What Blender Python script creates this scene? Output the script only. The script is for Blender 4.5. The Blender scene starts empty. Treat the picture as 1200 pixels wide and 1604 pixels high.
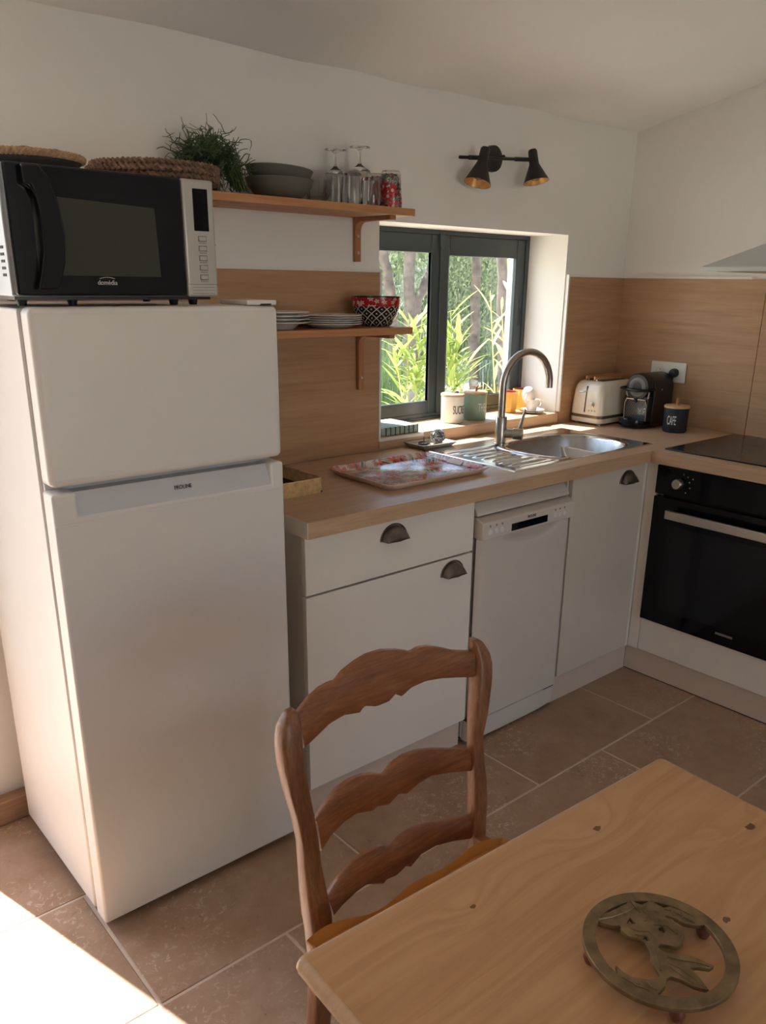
import bpy, bmesh, math, random
from mathutils import Vector, Matrix, noise
SC = bpy.context.scene
COL = SC.collection
R = math.radians
PI = math.pi

# ------------------------------------------------------------------ camera
W, H = 1200, 1604
FPX, PX, PY = 1276.87, 24.0, 78.46
CP = Vector((-3.26154514, -2.22621999, 1.47380846))
_y, _p, _r = R(-41.3739), R(-19.029), R(0.9009)
FWD = Vector((math.sin(-_y)*math.cos(_p), math.cos(_y)*math.cos(_p), math.sin(_p)))
_rt = Vector((math.cos(_y), math.sin(_y), 0)); _up = _rt.cross(FWD)
RT = _rt*math.cos(_r)+_up*math.sin(_r); UP = -_rt*math.sin(_r)+_up*math.cos(_r)
cam = bpy.data.cameras.new('camera'); co = bpy.data.objects.new('camera', cam); COL.objects.link(co)
co.matrix_world = Matrix(((RT.x, UP.x, -FWD.x, CP.x), (RT.y, UP.y, -FWD.y, CP.y), (RT.z, UP.z, -FWD.z, CP.z), (0, 0, 0, 1)))
cam.sensor_fit = 'VERTICAL'; cam.sensor_height = 36; cam.lens = FPX/H*36
cam.shift_x = -PX/H; cam.shift_y = PY/H; cam.clip_start = 0.02; cam.clip_end = 200
SC.camera = co

# ------------------------------------------------------------------ world, sun, exposure
wd = bpy.data.worlds.new('World'); SC.world = wd; wd.use_nodes = True
wn = wd.node_tree.nodes; wn.clear()
wo = wn.new('ShaderNodeOutputWorld'); bg = wn.new('ShaderNodeBackground'); sky = wn.new('ShaderNodeTexSky'); tint = wn.new('ShaderNodeMix'); tint.data_type = 'RGBA'; tint.blend_type = 'MULTIPLY'; tint.inputs[0].default_value = 1; tint.inputs[7].default_value = (1.0, .94, .88, 1)
sky.sky_type = 'NISHITA'; sky.sun_disc = False; sky.sun_elevation = R(57); sky.sun_rotation = R(-15); sky.air_density = 1.0; sky.dust_density = 1.0
wd.node_tree.links.new(sky.outputs[0], tint.inputs[6]); wd.node_tree.links.new(tint.outputs[2], bg.inputs[0]); wd.node_tree.links.new(bg.outputs[0], wo.inputs[0])
bg.inputs[1].default_value = 0.30
sl = bpy.data.lights.new('sun', 'SUN'); sl.energy = 8.0; sl.angle = R(0.55); sl.color = (1.0, .965, .91)
so = bpy.data.objects.new('sun', sl); COL.objects.link(so); so.location = (-2, 6, 8)
sdir = Vector((.252, -.968, 0)).normalized()*math.cos(R(57)); sdir.z = -math.sin(R(57))
so.rotation_euler = sdir.to_track_quat('-Z', 'Y').to_euler()
SC.view_settings.view_transform = 'Standard'; SC.view_settings.look = 'None'
SC.view_settings.gamma = 1.0; SC.view_settings.use_curve_mapping = False
SC.view_settings.exposure = 1.5
SC.cycles.max_bounces = 14; SC.cycles.diffuse_bounces = 8; SC.cycles.glossy_bounces = 6
SC.cycles.transmission_bounces = 10; SC.cycles.transparent_max_bounces = 16
SC.cycles.sample_clamp_indirect = 20.0; SC.cycles.blur_glossy = 1.0; SC.cycles.use_denoising = True
SC.cycles.caustics_refractive = False

# ------------------------------------------------------------------ helpers
def at(px, py, ax, v):
    d = FWD + RT*((px-600-PX)/FPX) - UP*((py-802-PY)/FPX)
    i = 'xyz'.index(ax); t = (v-CP[i])/d[i]
    return CP + d*t
def to_px(q):
    d = Vector(q)-CP; z = d.dot(FWD)
    return (600+PX+FPX*d.dot(RT)/z, 802+PY-FPX*d.dot(UP)/z)

class MB:
    def __init__(s): s.b = bmesh.new()
    def box(s, x0, x1, y0, y1, z0, z1, M=None):
        r = bmesh.ops.create_cube(s.b, size=1.0)
        T = Matrix.Translation(((x0+x1)/2, (y0+y1)/2, (z0+z1)/2)) @ Matrix.Diagonal((abs(x1-x0), abs(y1-y0), abs(z1-z0), 1))
        bmesh.ops.transform(s.b, matrix=(M @ T) if M else T, verts=r['verts']); return s
    def poly(s, pts, vec):
        """prism: polygon pts swept by vec"""
        vec = Vector(vec)
        a = [s.b.verts.new(Vector(p)) for p in pts]; c = [s.b.verts.new(Vector(p)+vec) for p in pts]
        n = len(a)
        s.b.faces.new(a); s.b.faces.new(c[::-1])
        for i in range(n): s.b.faces.new((a[i], c[i], c[(i+1) % n], a[(i+1) % n]))
        return s
    def lathe(s, prof, seg=32, c=(0, 0, 0), M=None, sx=1, sy=1):
        rings = []
        T = Matrix.Translation(Vector(c)) @ (M or Matrix.Identity(4))
        for r, z in prof:
            if r < 1e-6: rings.append([s.b.verts.new(T @ Vector((0, 0, z)))])
            else: rings.append([s.b.verts.new(T @ Vector((r*sx*math.cos(2*PI*k/seg), r*sy*math.sin(2*PI*k/seg), z))) for k in range(seg)])
        for A, B in zip(rings, rings[1:]):
            for k in range(seg):
                k2 = (k+1) % seg
                if len(A) == 1 and len(B) == 1: continue
                if len(A) == 1: s.b.faces.new((A[0], B[k], B[k2]))
                elif len(B) == 1: s.b.faces.new((A[k], B[0], A[k2]))
                else: s.b.faces.new((A[k], B[k], B[k2], A[k2]))
        return s
    def cyl(s, c, r, h, seg=24, M=None, r2=None):
        r2 = r if r2 is None else r2
        return s.lathe([(0, 0), (r, 0), (r2, h), (0, h)], seg, c, M)
    def tube(s, pts, rad, seg=8, cap=True, flat=1.0):
        pts = [Vector(p) for p in pts]; n = len(pts)
        rad = rad if isinstance(rad, (list, tuple)) else [rad]*n
        t0 = (pts[1]-pts[0]).normalized()
        nrm = t0.orthogonal().normalized(); rings = []
        for i in range(n):
            t = (pts[min(i+1, n-1)]-pts[max(i-1, 0)]).normalized()
            nrm = (nrm - t*nrm.dot(t)).normalized(); bn = t.cross(nrm)
            rings.append([s.b.verts.new(pts[i]+(nrm*math.cos(2*PI*k/seg)+bn*math.sin(2*PI*k/seg)*flat)*rad[i]) for k in range(seg)])
        for A, B in zip(rings, rings[1:]):
            for k in range(seg): s.b.faces.new((A[k], A[(k+1) % seg], B[(k+1) % seg], B[k]))
        if cap:
            s.b.faces.new(rings[0][::-1]); s.b.faces.new(rings[-1])
        return s
    def loft(s, secs, close=True, cap=True):
        rings = [[s.b.verts.new(Vector(p)) for p in q] for q in secs]
        n = len(rings[0])
        for A, B in zip(rings, rings[1:]):
            for k in range(n if close else n-1):
                s.b.faces.new((A[k], A[(k+1) % n], B[(k+1) % n], B[k]))
        if cap and close:
            s.b.faces.new(rings[0][::-1]); s.b.faces.new(rings[-1])
        return s
    def build(s, name, mat, parent=None, bevel=0, seg=2, smooth=40, sub=0, world=True):
        bmesh.ops.recalc_face_normals(s.b, faces=s.b.faces)
        me = bpy.data.meshes.new(name); s.b.to_mesh(me); s.b.free()
        if world and parent is not None:
            o = Vector(parent.get('_o', (0, 0, 0)))
            me.transform(Matrix.Translation(-o))
        if mat: me.materials.append(mat)
        ob = bpy.data.objects.new(name, me); COL.objects.link(ob)
        if parent is not None:
            ob.parent = parent; ob['_o'] = parent.get('_o', (0, 0, 0))
        if smooth:
            for p in me.polygons: p.use_smooth = True
            me.set_sharp_from_angle(angle=R(smooth))
        if bevel:
            m = ob.modifiers.new('bevel', 'BEVEL'); m.width = bevel; m.segments = seg; m.limit_method = 'ANGLE'; m.angle_limit = R(35); m.harden_normals = False
        if sub:
            m = ob.modifiers.new('sub', 'SUBSURF'); m.levels = sub; m.render_levels = sub
        return ob
def tag(o, label=None, cat=None, group=None, kind=None):
    if label: o['label'] = label
    if cat: o['category'] = cat
    if group: o['group'] = group
    if kind: o['kind'] = kind
    return o
def thing(name, label, cat, loc=(0, 0, 0), group=None, kind=None):
    o = bpy.data.objects.new(name, None); COL.objects.link(o); o.location = loc; o['_o'] = tuple(loc); o.empty_display_size = .05
    return tag(o, label, cat, group, kind)
def copy_tree(o, parent=None):
    c = o.copy(); COL.objects.link(c)
    if parent is not None: c.parent = parent
    for ch in list(o.children): copy_tree(ch, c)
    return c
def one(mb, name, mat, label, cat, loc=None, group=None, **k):
    """a thing that is a single mesh, origin at loc"""
    o = mb.build(name, mat, None, **k)
    if loc is not None:
        o.data.transform(Matrix.Translation(-Vector(loc))); o.location = loc
    return tag(o, label, cat, group)
def struct(mb, name, mat, parent=None, **k):
    o = mb.build(name, mat, parent, **k)
    if parent is None: o['kind'] = 'structure'
    return o
def curve_mesh(cu, name, mat, parent, M, wrap=None):
    """2D curve or text data -> mesh placed by M"""
    ob = bpy.data.objects.new('tmp', cu); COL.objects.link(ob)
    dg = bpy.context.evaluated_depsgraph_get(); dg.update()
    me = bpy.data.meshes.new_from_object(ob.evaluated_get(dg)); bpy.data.objects.remove(ob)
    me.name = name
    if wrap:
        for v in me.vertices: v.co = wrap(v.co)
    me.transform(M)
    if parent is not None: me.transform(Matrix.Translation(-Vector(parent.get('_o', (0, 0, 0)))))
    me.materials.clear(); me.materials.append(mat)
    o = bpy.data.objects.new(name, me); COL.objects.link(o)
    if parent is not None: o.parent = parent; o['_o'] = parent.get('_o', (0, 0, 0))
    return o
def text(body, size, name, mat, parent, M, sx=1.0, ext=.0004, wrap=None, align='CENTER', bold=0, space=1.0):
    cu = bpy.data.curves.new(name, 'FONT'); cu.body = body; cu.size = size; cu.extrude = ext; cu.align_x = align; cu.align_y = 'CENTER'; cu.offset = bold; cu.space_character = space
    cu.resolution_u = 4
    return curve_mesh(cu, name, mat, parent, M @ Matrix.Diagonal((sx, 1, 1, 1)), wrap)
def shape2d(loops, ext, bev, name, mat, parent, M):
    cu = bpy.data.curves.new(name, 'CURVE'); cu.dimensions = '2D'; cu.fill_mode = 'BOTH'; cu.extrude = ext; cu.bevel_depth = bev; cu.bevel_resolution = 1
    for lp in loops:
        sp = cu.splines.new('POLY'); sp.points.add(len(lp)-1)
        for p, q in zip(sp.points, lp): p.co = (q[0], q[1], 0, 1)
        sp.use_cyclic_u = True
    return curve_mesh(cu, name, mat, parent, M)
def frame(o, x, y, z):
    """matrix with the given axes"""
    x, y, z, o = map(Vector, (x, y, z, o))
    return Matrix(((x.x, y.x, z.x, o.x), (x.y, y.y, z.y, o.y), (x.z, y.z, z.z, o.z), (0, 0, 0, 1)))
def front_y(x, y, z):   # text frame on a surface facing -y
    return frame((x, y, z), (1, 0, 0), (0, 0, 1), (0, -1, 0))
def front_x(x, y, z):   # on a surface facing -x
    return frame((x, y, z), (0, -1, 0), (0, 0, 1), (-1, 0, 0))

# ------------------------------------------------------------------ materials
class NT:
    def __init__(s, name):
        s.m = bpy.data.materials.new(name); s.m.use_nodes = True; s.t = s.m.node_tree; s.n = s.t.nodes; s.n.clear()
        s.out = s.n.new('ShaderNodeOutputMaterial'); s.p = s.n.new('ShaderNodeBsdfPrincipled'); s.L(s.p.outputs[0], s.out.inputs[0])
    def L(s, a, b): s.t.links.new(a, b)
    def node(s, t, **k):
        n = s.n.new(t)
        for a, b in k.items(): setattr(n, a, b)
        return n
    def set(s, **k):
        names = dict(col='Base Color', rough='Roughness', metal='Metallic', spec='Specular IOR Level', coat='Coat Weight', coatr='Coat Roughness', trans='Transmission Weight', ior='IOR', emit='Emission Color', es='Emission Strength', sheen='Sheen Weight', alpha='Alpha')
        for a, b in k.items():
            i = s.p.inputs[names[a]]
            i.default_value = (*b, 1) if isinstance(b, tuple) and len(b) == 3 else b
        return s
    def coord(s, scale=(1, 1, 1), kind='Object', rot=(0, 0, 0), loc=(0, 0, 0)):
        tc = s.node('ShaderNodeTexCoord'); mp = s.node('ShaderNodeMapping')
        mp.inputs['Scale'].default_value = scale; mp.inputs['Rotation'].default_value = rot; mp.inputs['Location'].default_value = loc
        s.L(tc.outputs[kind], mp.inputs[0]); return mp.outputs[0]
    def rand(s, vec, amt=37.0):
        oi = s.node('ShaderNodeObjectInfo'); vm = s.node('ShaderNodeVectorMath', operation='MULTIPLY_ADD')
        cb = s.node('ShaderNodeCombineXYZ')
        for i in range(3): s.L(oi.outputs['Random'], cb.inputs[i])
        vm.inputs[1].default_value = (amt, amt*.7, amt*.3); s.L(cb.outputs[0], vm.inputs[0]); s.L(vec, vm.inputs[2]); return vm.outputs[0]
    def noise(s, vec, scale, detail=4, rough=.55, dist=0):
        n = s.node('ShaderNodeTexNoise'); n.inputs['Scale'].default_value = scale; n.inputs['Detail'].default_value = detail
        n.inputs['Roughness'].default_value = rough; n.inputs['Distortion'].default_value = dist; s.L(vec, n.inputs['Vector']); return n.outputs['Fac']
    def ramp(s, fac, stops, interp='LINEAR'):
        r = s.node('ShaderNodeValToRGB'); e = r.color_ramp; e.interpolation = interp
        while len(e.elements) < len(stops): e.elements.new(.5)
        for el, (p, c) in zip(e.elements, stops): el.position = p; el.color = (*c, 1) if len(c) == 3 else c
        s.L(fac, r.inputs[0]); return r.outputs[0]
    def mix(s, fac, a, b, mode='MIX'):
        n = s.node('ShaderNodeMix', data_type='RGBA', blend_type=mode)
        for sock, v in ((n.inputs[0], fac), (n.inputs[6], a), (n.inputs[7], b)):
            if hasattr(v, 'is_linked') or isinstance(v, bpy.types.NodeSocket): s.L(v, sock)
            else: sock.default_value = (*v, 1) if isinstance(v, tuple) and len(v) == 3 else v
        return n.outputs[2]
    def math(s, op, a, b=None, c=None, clamp=False):
        n = s.node('ShaderNodeMath', operation=op); n.use_clamp = clamp
        for i, v in enumerate((a, b, c)):
            if v is None: continue
            if isinstance(v, bpy.types.NodeSocket): s.L(v, n.inputs[i])
            else: n.inputs[i].default_value = v
        return n.outputs[0]
    def bump(s, h, strength=.2, dist=.002):
        b = s.node('ShaderNodeBump'); b.inputs['Strength'].default_value = strength; b.inputs['Distance'].default_value = dist
        s.L(h, b.inputs['Height']); s.L(b.outputs[0], s.p.inputs['Normal']); return s
    def color(s, sock): s.L(sock, s.p.inputs['Base Color']); return s
    def roughness(s, sock): s.L(sock, s.p.inputs['Roughness']); return s

def plain(name, col, rough=.5, metal=0, var=.06, nscale=8, bump=0, bscale=60, **k):
    t = NT(name); t.set(rough=rough, metal=metal, **k)
    v = t.coord(); n = t.noise(v, nscale)
    lo = tuple(c*(1-var) for c in col); hi = tuple(min(1, c*(1+var)) for c in col)
    t.color(t.ramp(n, [(.3, lo), (.7, hi)]))
    if bump: t.bump(t.noise(v, bscale, 5), bump, .001)
    return t.m
def wood(name, cols, axis=0, scale=1.0, rough=.5, streak=1.0, knots=True, bump=.08, coat=0, stretch=14, joints=None):
    """grain stretched along axis; cols = dark, mid, light"""
    t = NT(name); t.set(rough=rough, coat=coat)
    sc = [stretch*scale]*3; sc[axis] = 1.0*scale
    v = t.rand(t.coord(tuple(sc)), 11)
    n1 = t.noise(v, 1.6, 5, .6, .8); n2 = t.noise(v, 7, 4, .65, .2)
    sc2 = [60*scale]*3; sc2[axis] = 2.5*scale
    n3 = t.noise(t.coord(tuple(sc2)), 2.2, 3, .6)
    f = t.math('ADD', t.math('MULTIPLY', n1, .55*streak), t.math('ADD', t.math('MULTIPLY', n2, .25), t.math('MULTIPLY', n3, .30)))
    f = t.math('SUBTRACT', f, .05+.275*(streak-1))
    c = t.ramp(f, [(.30, cols[0]), (.5, cols[1]), (.70, cols[2])])
    if knots:
        ks = [5.0*scale]*3; ks[axis] = 1.7*scale
        vo = t.node('ShaderNodeTexVoronoi'); vo.inputs['Scale'].default_value = .8; t.L(t.coord(tuple(ks), loc=(3.3, 1.2, .7)), vo.inputs['Vector'])
        k = t.ramp(vo.outputs['Distance'], [(.0, (1, 1, 1)), (.05, (.8, .8, .8)), (.11, (0, 0, 0))])
        dk = tuple(x*.38 for x in cols[0]); c = t.mix(t.math('MULTIPLY', k, .75), c, dk)
    t.color(c)
    if bump: t.bump(n3, bump, .001)
    return t.m

M = {}
def wall_mat(name, col):
    t = NT(name); t.set(rough=.85, spec=.25)
    v = t.coord(); n = t.noise(v, 2.2, 3); t.color(t.ramp(n, [(.3, tuple(c*.97 for c in col)), (.7, col)]))
    t.bump(t.noise(v, 45, 5), .12, .0015); return t.m
M['wall'] = wall_mat('wall_paint', (.83, .82, .795))
M['ceil'] = wall_mat('ceiling_paint', (.88, .875, .86))
M['reveal'] = wall_mat('reveal_paint', (.84, .83, .80))
M['oak'] = wood('oak_panel', ((.34, .185, .095), (.44, .255, .135), (.52, .32, .18)), 0, 1.0, .45)
M['oaky'] = wood('oak_panel_side', ((.36, .205, .11), (.46, .275, .15), (.54, .34, .20)), 1, 1.0, .45)
M['top'] = wood('worktop_oak', ((.42, .265, .155), (.52, .345, .215), (.60, .42, .275)), 0, 1.3, .42, knots=False)
M['topy'] = wood('worktop_oak_side', ((.40, .255, .15), (.50, .335, .21), (.58, .41, .27)), 1, 1.3, .42, knots=False)
M['shelf'] = wood('shelf_pine', ((.36, .15, .06), (.50, .235, .10), (.60, .31, .15)), 0, 1.4, .5)
M['brk'] = wood('bracket_wood', ((.30, .12, .05), (.40, .175, .075), (.48, .23, .11)), 2, 3, .5, knots=False)
def pine():
    t = NT('table_pine'); t.set(rough=.42, coat=.15)
    v = t.coord(); kn = [(-2.654, -1.685, .006), (-2.411, -1.692, .009), (-2.435, -1.898, .008), (-2.24, -1.83, .012)]
    warp = None; mask = None
    for x, y, r in kn:
        vm = t.node('ShaderNodeVectorMath', operation='SUBTRACT'); t.L(v, vm.inputs[0]); vm.inputs[1].default_value = (x+2.52, y+2.1, .74)
        sc = t.node('ShaderNodeVectorMath', operation='MULTIPLY'); t.L(vm.outputs[0], sc.inputs[0]); sc.inputs[1].default_value = (.62/r, 1/r, 0)
        ln = t.node('ShaderNodeVectorMath', operation='LENGTH'); t.L(sc.outputs[0], ln.inputs[0]); d = ln.outputs['Value']
        w = t.math('EXPONENT', t.math('MULTIPLY', t.math('MULTIPLY', d, d), -.035)); w = t.math('MULTIPLY', w, r*45)
        m = t.math('LESS_THAN', t.math('ADD', d, t.math('MULTIPLY', t.noise(v, 220, 2), .5)), .72)
        warp = w if warp is None else t.math('ADD', warp, w); mask = m if mask is None else t.math('MAXIMUM', mask, m)
    mp = t.node('ShaderNodeMapping'); mp.inputs['Scale'].default_value = (.9, 11, 11); t.L(v, mp.inputs[0])
    oi = t.node('ShaderNodeObjectInfo'); cb = t.node('ShaderNodeCombineXYZ'); t.L(t.math('MULTIPLY', oi.outputs['Random'], 31.0), cb.inputs[0]); t.L(warp, cb.inputs[1]); t.L(warp, cb.inputs[2])
    ad = t.node('ShaderNodeVectorMath', operation='ADD'); t.L(mp.outputs[0], ad.inputs[0]); t.L(cb.outputs[0], ad.inputs[1])
    n = t.noise(ad.outputs[0], 1.3, 3, .5, .5)
    rings = t.math('PINGPONG', t.math('MULTIPLY', n, 13.0), 1.0)
    fine = t.noise(t.coord((2.5, 120, 60)), 2, 3, .6)
    f = t.math('ADD', t.math('MULTIPLY', rings, .38), t.math('ADD', t.math('MULTIPLY', fine, .35), t.math('MULTIPLY', n, .25)))
    c = t.ramp(f, [(.25, (.56, .31, .145)), (.5, (.51, .265, .115)), (.78, (.43, .20, .08))])
    c = t.mix(t.math('MULTIPLY', t.ramp(oi.outputs['Random'], [(0, (0, 0, 0)), (1, (1, 1, 1))]), .35), c, (.58, .34, .16))
    c = t.mix(t.math('MULTIPLY', mask, .9), c, (.12, .045, .012)); t.color(c); t.bump(fine, .05, .001); return t.m
M['pine'] = pine()
M['pine_leg'] = wood('table_pine', ((.40, .19, .075), (.50, .265, .115), (.56, .32, .155)), 0, .9, .42, coat=.15)
M['pineend'] = wood('table_pine_edge', ((.42, .24, .12), (.50, .30, .16), (.56, .36, .20)), 0, 1.4, .45)
M['chair'] = wood('chair_walnut', ((.10, .035, .012), (.22, .085, .033), (.36, .165, .07)), 2, 3.0, .42, knots=False, stretch=8, coat=.1)
M['chairx'] = wood('chair_walnut_rail', ((.11, .035, .012), (.25, .088, .033), (.38, .165, .07)), 0, 2.6, .42, knots=False, stretch=7, coat=.1)
M['skirt'] = wood('skirting_wood', ((.30, .16, .09), (.40, .23, .14), (.48, .30, .19)), 0, 2, .5, knots=False)
M['lid'] = wood('lid_bamboo', ((.50, .28, .14), (.62, .38, .20), (.70, .45, .26)), 0, 6, .5, knots=False)
M['appl'] = plain('appliance_white', (.72, .685, .65), .33, var=.015, bump=.05, bscale=220)
M['applg'] = plain('appliance_gloss', (.75, .72, .69), .2, var=.01)
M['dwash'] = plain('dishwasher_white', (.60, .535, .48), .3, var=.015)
M['handle_grey'] = plain('recess_grey', (.58, .57, .585), .35, var=.02)
M['cab'] = plain('cabinet_white', (.77, .71, .64), .32, var=.015)
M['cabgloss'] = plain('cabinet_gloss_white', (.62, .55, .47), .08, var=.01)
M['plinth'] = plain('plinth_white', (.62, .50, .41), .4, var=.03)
M['carcass'] = plain('carcass_cream', (.72, .66, .58), .5, var=.02)
M['rubber'] = plain('black_rubber', (.012, .012, .013), .55)
M['gap'] = plain('dark_gap', (.02, .018, .017), .7)
M['blackglass'] = plain('black_glass', (.004, .004, .005), .06, var=.01, spec=.22)
M['blackgloss'] = plain('black_gloss_plastic', (.006, .007, .010), .12, var=.02, spec=.35)
M['mwglass'] = plain('oven_window_mesh', (.045, .045, .036), .1, var=.03)
M['hob'] = plain('hob_glass', (.006, .006, .007), .12, var=.02)
M['steel'] = plain('brushed_steel', (.58, .55, .50), .3, metal=1, var=.06, nscale=20)
M['mwsteel'] = plain('silver_plastic', (.48, .46, .42), .36, metal=.55, var=.04)
M['mwside'] = plain('painted_grey_steel', (.52, .55, .60), .35, metal=.3, var=.02)
M['inox'] = plain('sink_steel', (.66, .65, .63), .17, metal=1, var=.05, nscale=30)
M['inoxd'] = plain('basin_steel', (.50, .50, .49), .32, metal=1, var=.08, nscale=60)
M['tap'] = plain('tap_nickel', (.46, .42, .38), .26, metal=1, var=.03)
M['cup_handle'] = plain('aged_bronze', (.20, .165, .14), .38, metal=.9, var=.25, nscale=40)
M['anth'] = plain('anthracite_aluminium', (.050, .066, .072), .35, var=.05)
M['anthd'] = plain('anthracite_gasket', (.012, .014, .018), .4)
M['trim'] = plain('white_trim', (.78, .76, .72), .35, var=.01)
M['black'] = plain('black_metal', (.012, .011, .011), .5, var=.1)
M['gold'] = plain('gold_leaf_inside', (.85, .50, .20), .35, metal=.75, var=.2, nscale=60)
M['cream'] = plain('cream_enamel', (.76, .69, .57), .25, var=.02, coat=.3)
M['brown'] = plain('bronze_band', (.20, .145, .10), .25, metal=.6, var=.1)
M['blackpl'] = plain('black_plastic', (.010, .010, .012), .3, var=.05)
M['darkmat'] = plain('matt_dark_blue_black', (.014, .018, .027), .55, var=.1)
M['white_cer'] = plain('white_ceramic', (.84, .82, .78), .18, var=.02)
M['green_cer'] = plain('sage_ceramic', (.27, .37, .27), .4, var=.03)
M['grey_cer'] = plain('grey_stoneware', (.125, .125, .108), .5, var=.1, bump=.15)
M['yellow_cer'] = plain('yellow_ceramic', (.80, .45, .10), .35, var=.1)
M['pink_cer'] = plain('raspberry_glaze', (.42, .02, .07), .3, var=.05)
M['plate'] = plain('plate_white', (.72, .70, .67), .22, var=.02)
M['ink'] = plain('dark_ink', (.02, .02, .02), .5)
M['ink_white'] = plain('white_ink', (.8, .8, .78), .5)
M['ink_grey'] = plain('grey_ink', (.18, .17, .16), .5)
M['ink_silver'] = plain('silver_print', (.5, .5, .5), .4)
M['leather'] = plain('brown_leather', (.16, .06, .03), .6, var=.2)
M['cushion'] = plain('ochre_cotton', (.48, .20, .035), .85, var=.15, bump=.3, bscale=400, sheen=.2)
M['brass'] = plain('aged_brass', (.21, .145, .070), .42, metal=.55, var=.35, nscale=45, bump=.3, bscale=180)
M['redwood'] = plain('reddish_wood', (.16, .05, .03), .4)
M['wool'] = plain('steel_wool_wire', (.30, .30, .31), .35, metal=.6, var=.9, nscale=260)
M['grille'] = plain('dark_grille_metal', (.16, .16, .165), .4, metal=.7)
M['dish'] = plain('taupe_stoneware', (.36, .31, .25), .4, var=.1)
M['terra'] = plain('terracotta', (.50, .22, .12), .8, var=.15)
M['soil'] = plain('soil', (.06, .04, .025), .9, var=.4, nscale=60, bump=.8)
M['render'] = plain('exterior_render', (.80, .76, .70), .9, var=.04, bump=.3)
M['ground'] = plain('gravel_ground', (.62, .56, .46), .95, var=.35, nscale=3, bump=.6, bscale=40)
M['rope'] = plain('jute_rope', (.40, .25, .14), .85, var=.3, nscale=120, bump=.8, bscale=250)
M['raff'] = plain('rattan_strand', (.66, .44, .22), .6, var=.25, nscale=60)
M['seagrass'] = plain('dark_seagrass', (.17, .095, .06), .75, var=.55, nscale=90, bump=.6, bscale=200)
M['fabric_dark'] = plain('dark_woven_basket', (.035, .03, .03), .85, var=.3, nscale=80, bump=.5, bscale=200)
M['hood'] = plain('hood_steel', (.62, .67, .67), .4, metal=.15, var=.02)
M['stemgreen'] = plain('mistletoe_cactus_green', (.045, .085, .022), .5, var=.4, nscale=30)

def fresnel_sheet(t, ior=1.5):
    """Fresnel of a thin sheet, the same from both of its sides"""
    g = t.node('ShaderNodeNewGeometry'); fr = t.node('ShaderNodeFresnel')
    t.L(t.math('MULTIPLY_ADD', g.outputs['Backfacing'], 1/ior-ior, ior), fr.inputs[0]); return fr
def glass_thin(name, tint=(1, 1, 1), refl=1.0, rough=0.0):
    t = NT(name); t.n.remove(t.p)
    tr = t.node('ShaderNodeBsdfTransparent'); tr.inputs[0].default_value = (*tint, 1)
    gl = t.node('ShaderNodeBsdfGlossy'); gl.inputs['Roughness'].default_value = rough
    fr = fresnel_sheet(t)
    mx = t.node('ShaderNodeMixShader'); f = t.math('MULTIPLY', fr.outputs[0], refl, clamp=True)
    t.L(f, mx.inputs[0]); t.L(tr.outputs[0], mx.inputs[1]); t.L(gl.outputs[0], mx.inputs[2]); t.L(mx.outputs[0], t.out.inputs[0])
    return t.m
M['pane'] = glass_thin('window_glass', (.97, .985, .975), 1.0)
def solid_glass():
    t = NT('drinking_glass'); t.set(col=(.97, .975, .965), rough=0.0, trans=1.0, ior=1.45); return t.m
M['glassware'] = solid_glass()

# floor travertine
def travertine():
    t = NT('travertine'); t.set(rough=.42, spec=.45)
    v = t.rand(t.coord(), 23)
    big = t.noise(v, 3.0, 6, .6, .6); mid = t.noise(v, 14, 6, .65, .4)
    f = t.math('ADD', t.math('MULTIPLY', big, .55), t.math('MULTIPLY', mid, .45))
    c = t.ramp(f, [(.32, (.24, .125, .070)), (.47, (.38, .235, .150)), (.58, (.45, .30, .205)), (.72, (.55, .40, .29))])
    oi = t.node('ShaderNodeObjectInfo')
    c = t.mix(.35, c, t.ramp(oi.outputs['Random'], [(0, (.33, .19, .115)), (.5, (.45, .31, .215)), (1, (.40, .27, .19))]))
    sp = t.noise(v, 60, 3, .7, 1.2); patch = t.noise(v, 2.6, 3, .5)
    pit = t.math('MULTIPLY', t.ramp(sp, [(.57, (0, 0, 0)), (.62, (1, 1, 1))]), t.ramp(patch, [(.46, (.04, .04, .04)), (.64, (1, 1, 1))]))
    c = t.mix(t.math('MULTIPLY', pit, .55), c, (.74, .63, .52))
    sd = t.noise(v, 38, 4, .7, .8)
    dk = t.ramp(sd, [(.30, (1, 1, 1)), (.37, (0, 0, 0))]); c = t.mix(t.math('MULTIPLY', dk, .4), c, (.10, .06, .035))
    t.color(c); t.roughness(t.ramp(mid, [(.3, (.33, .33, .33)), (.7, (.55, .55, .55))]))
    t.bump(t.math('SUBTRACT', mid, t.math('MULTIPLY', pit, .25)), .12, .003); return t.m
M['trav'] = travertine()
M['grout'] = plain('grout', (.66, .53, .42), .85, var=.1, nscale=20)

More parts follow.
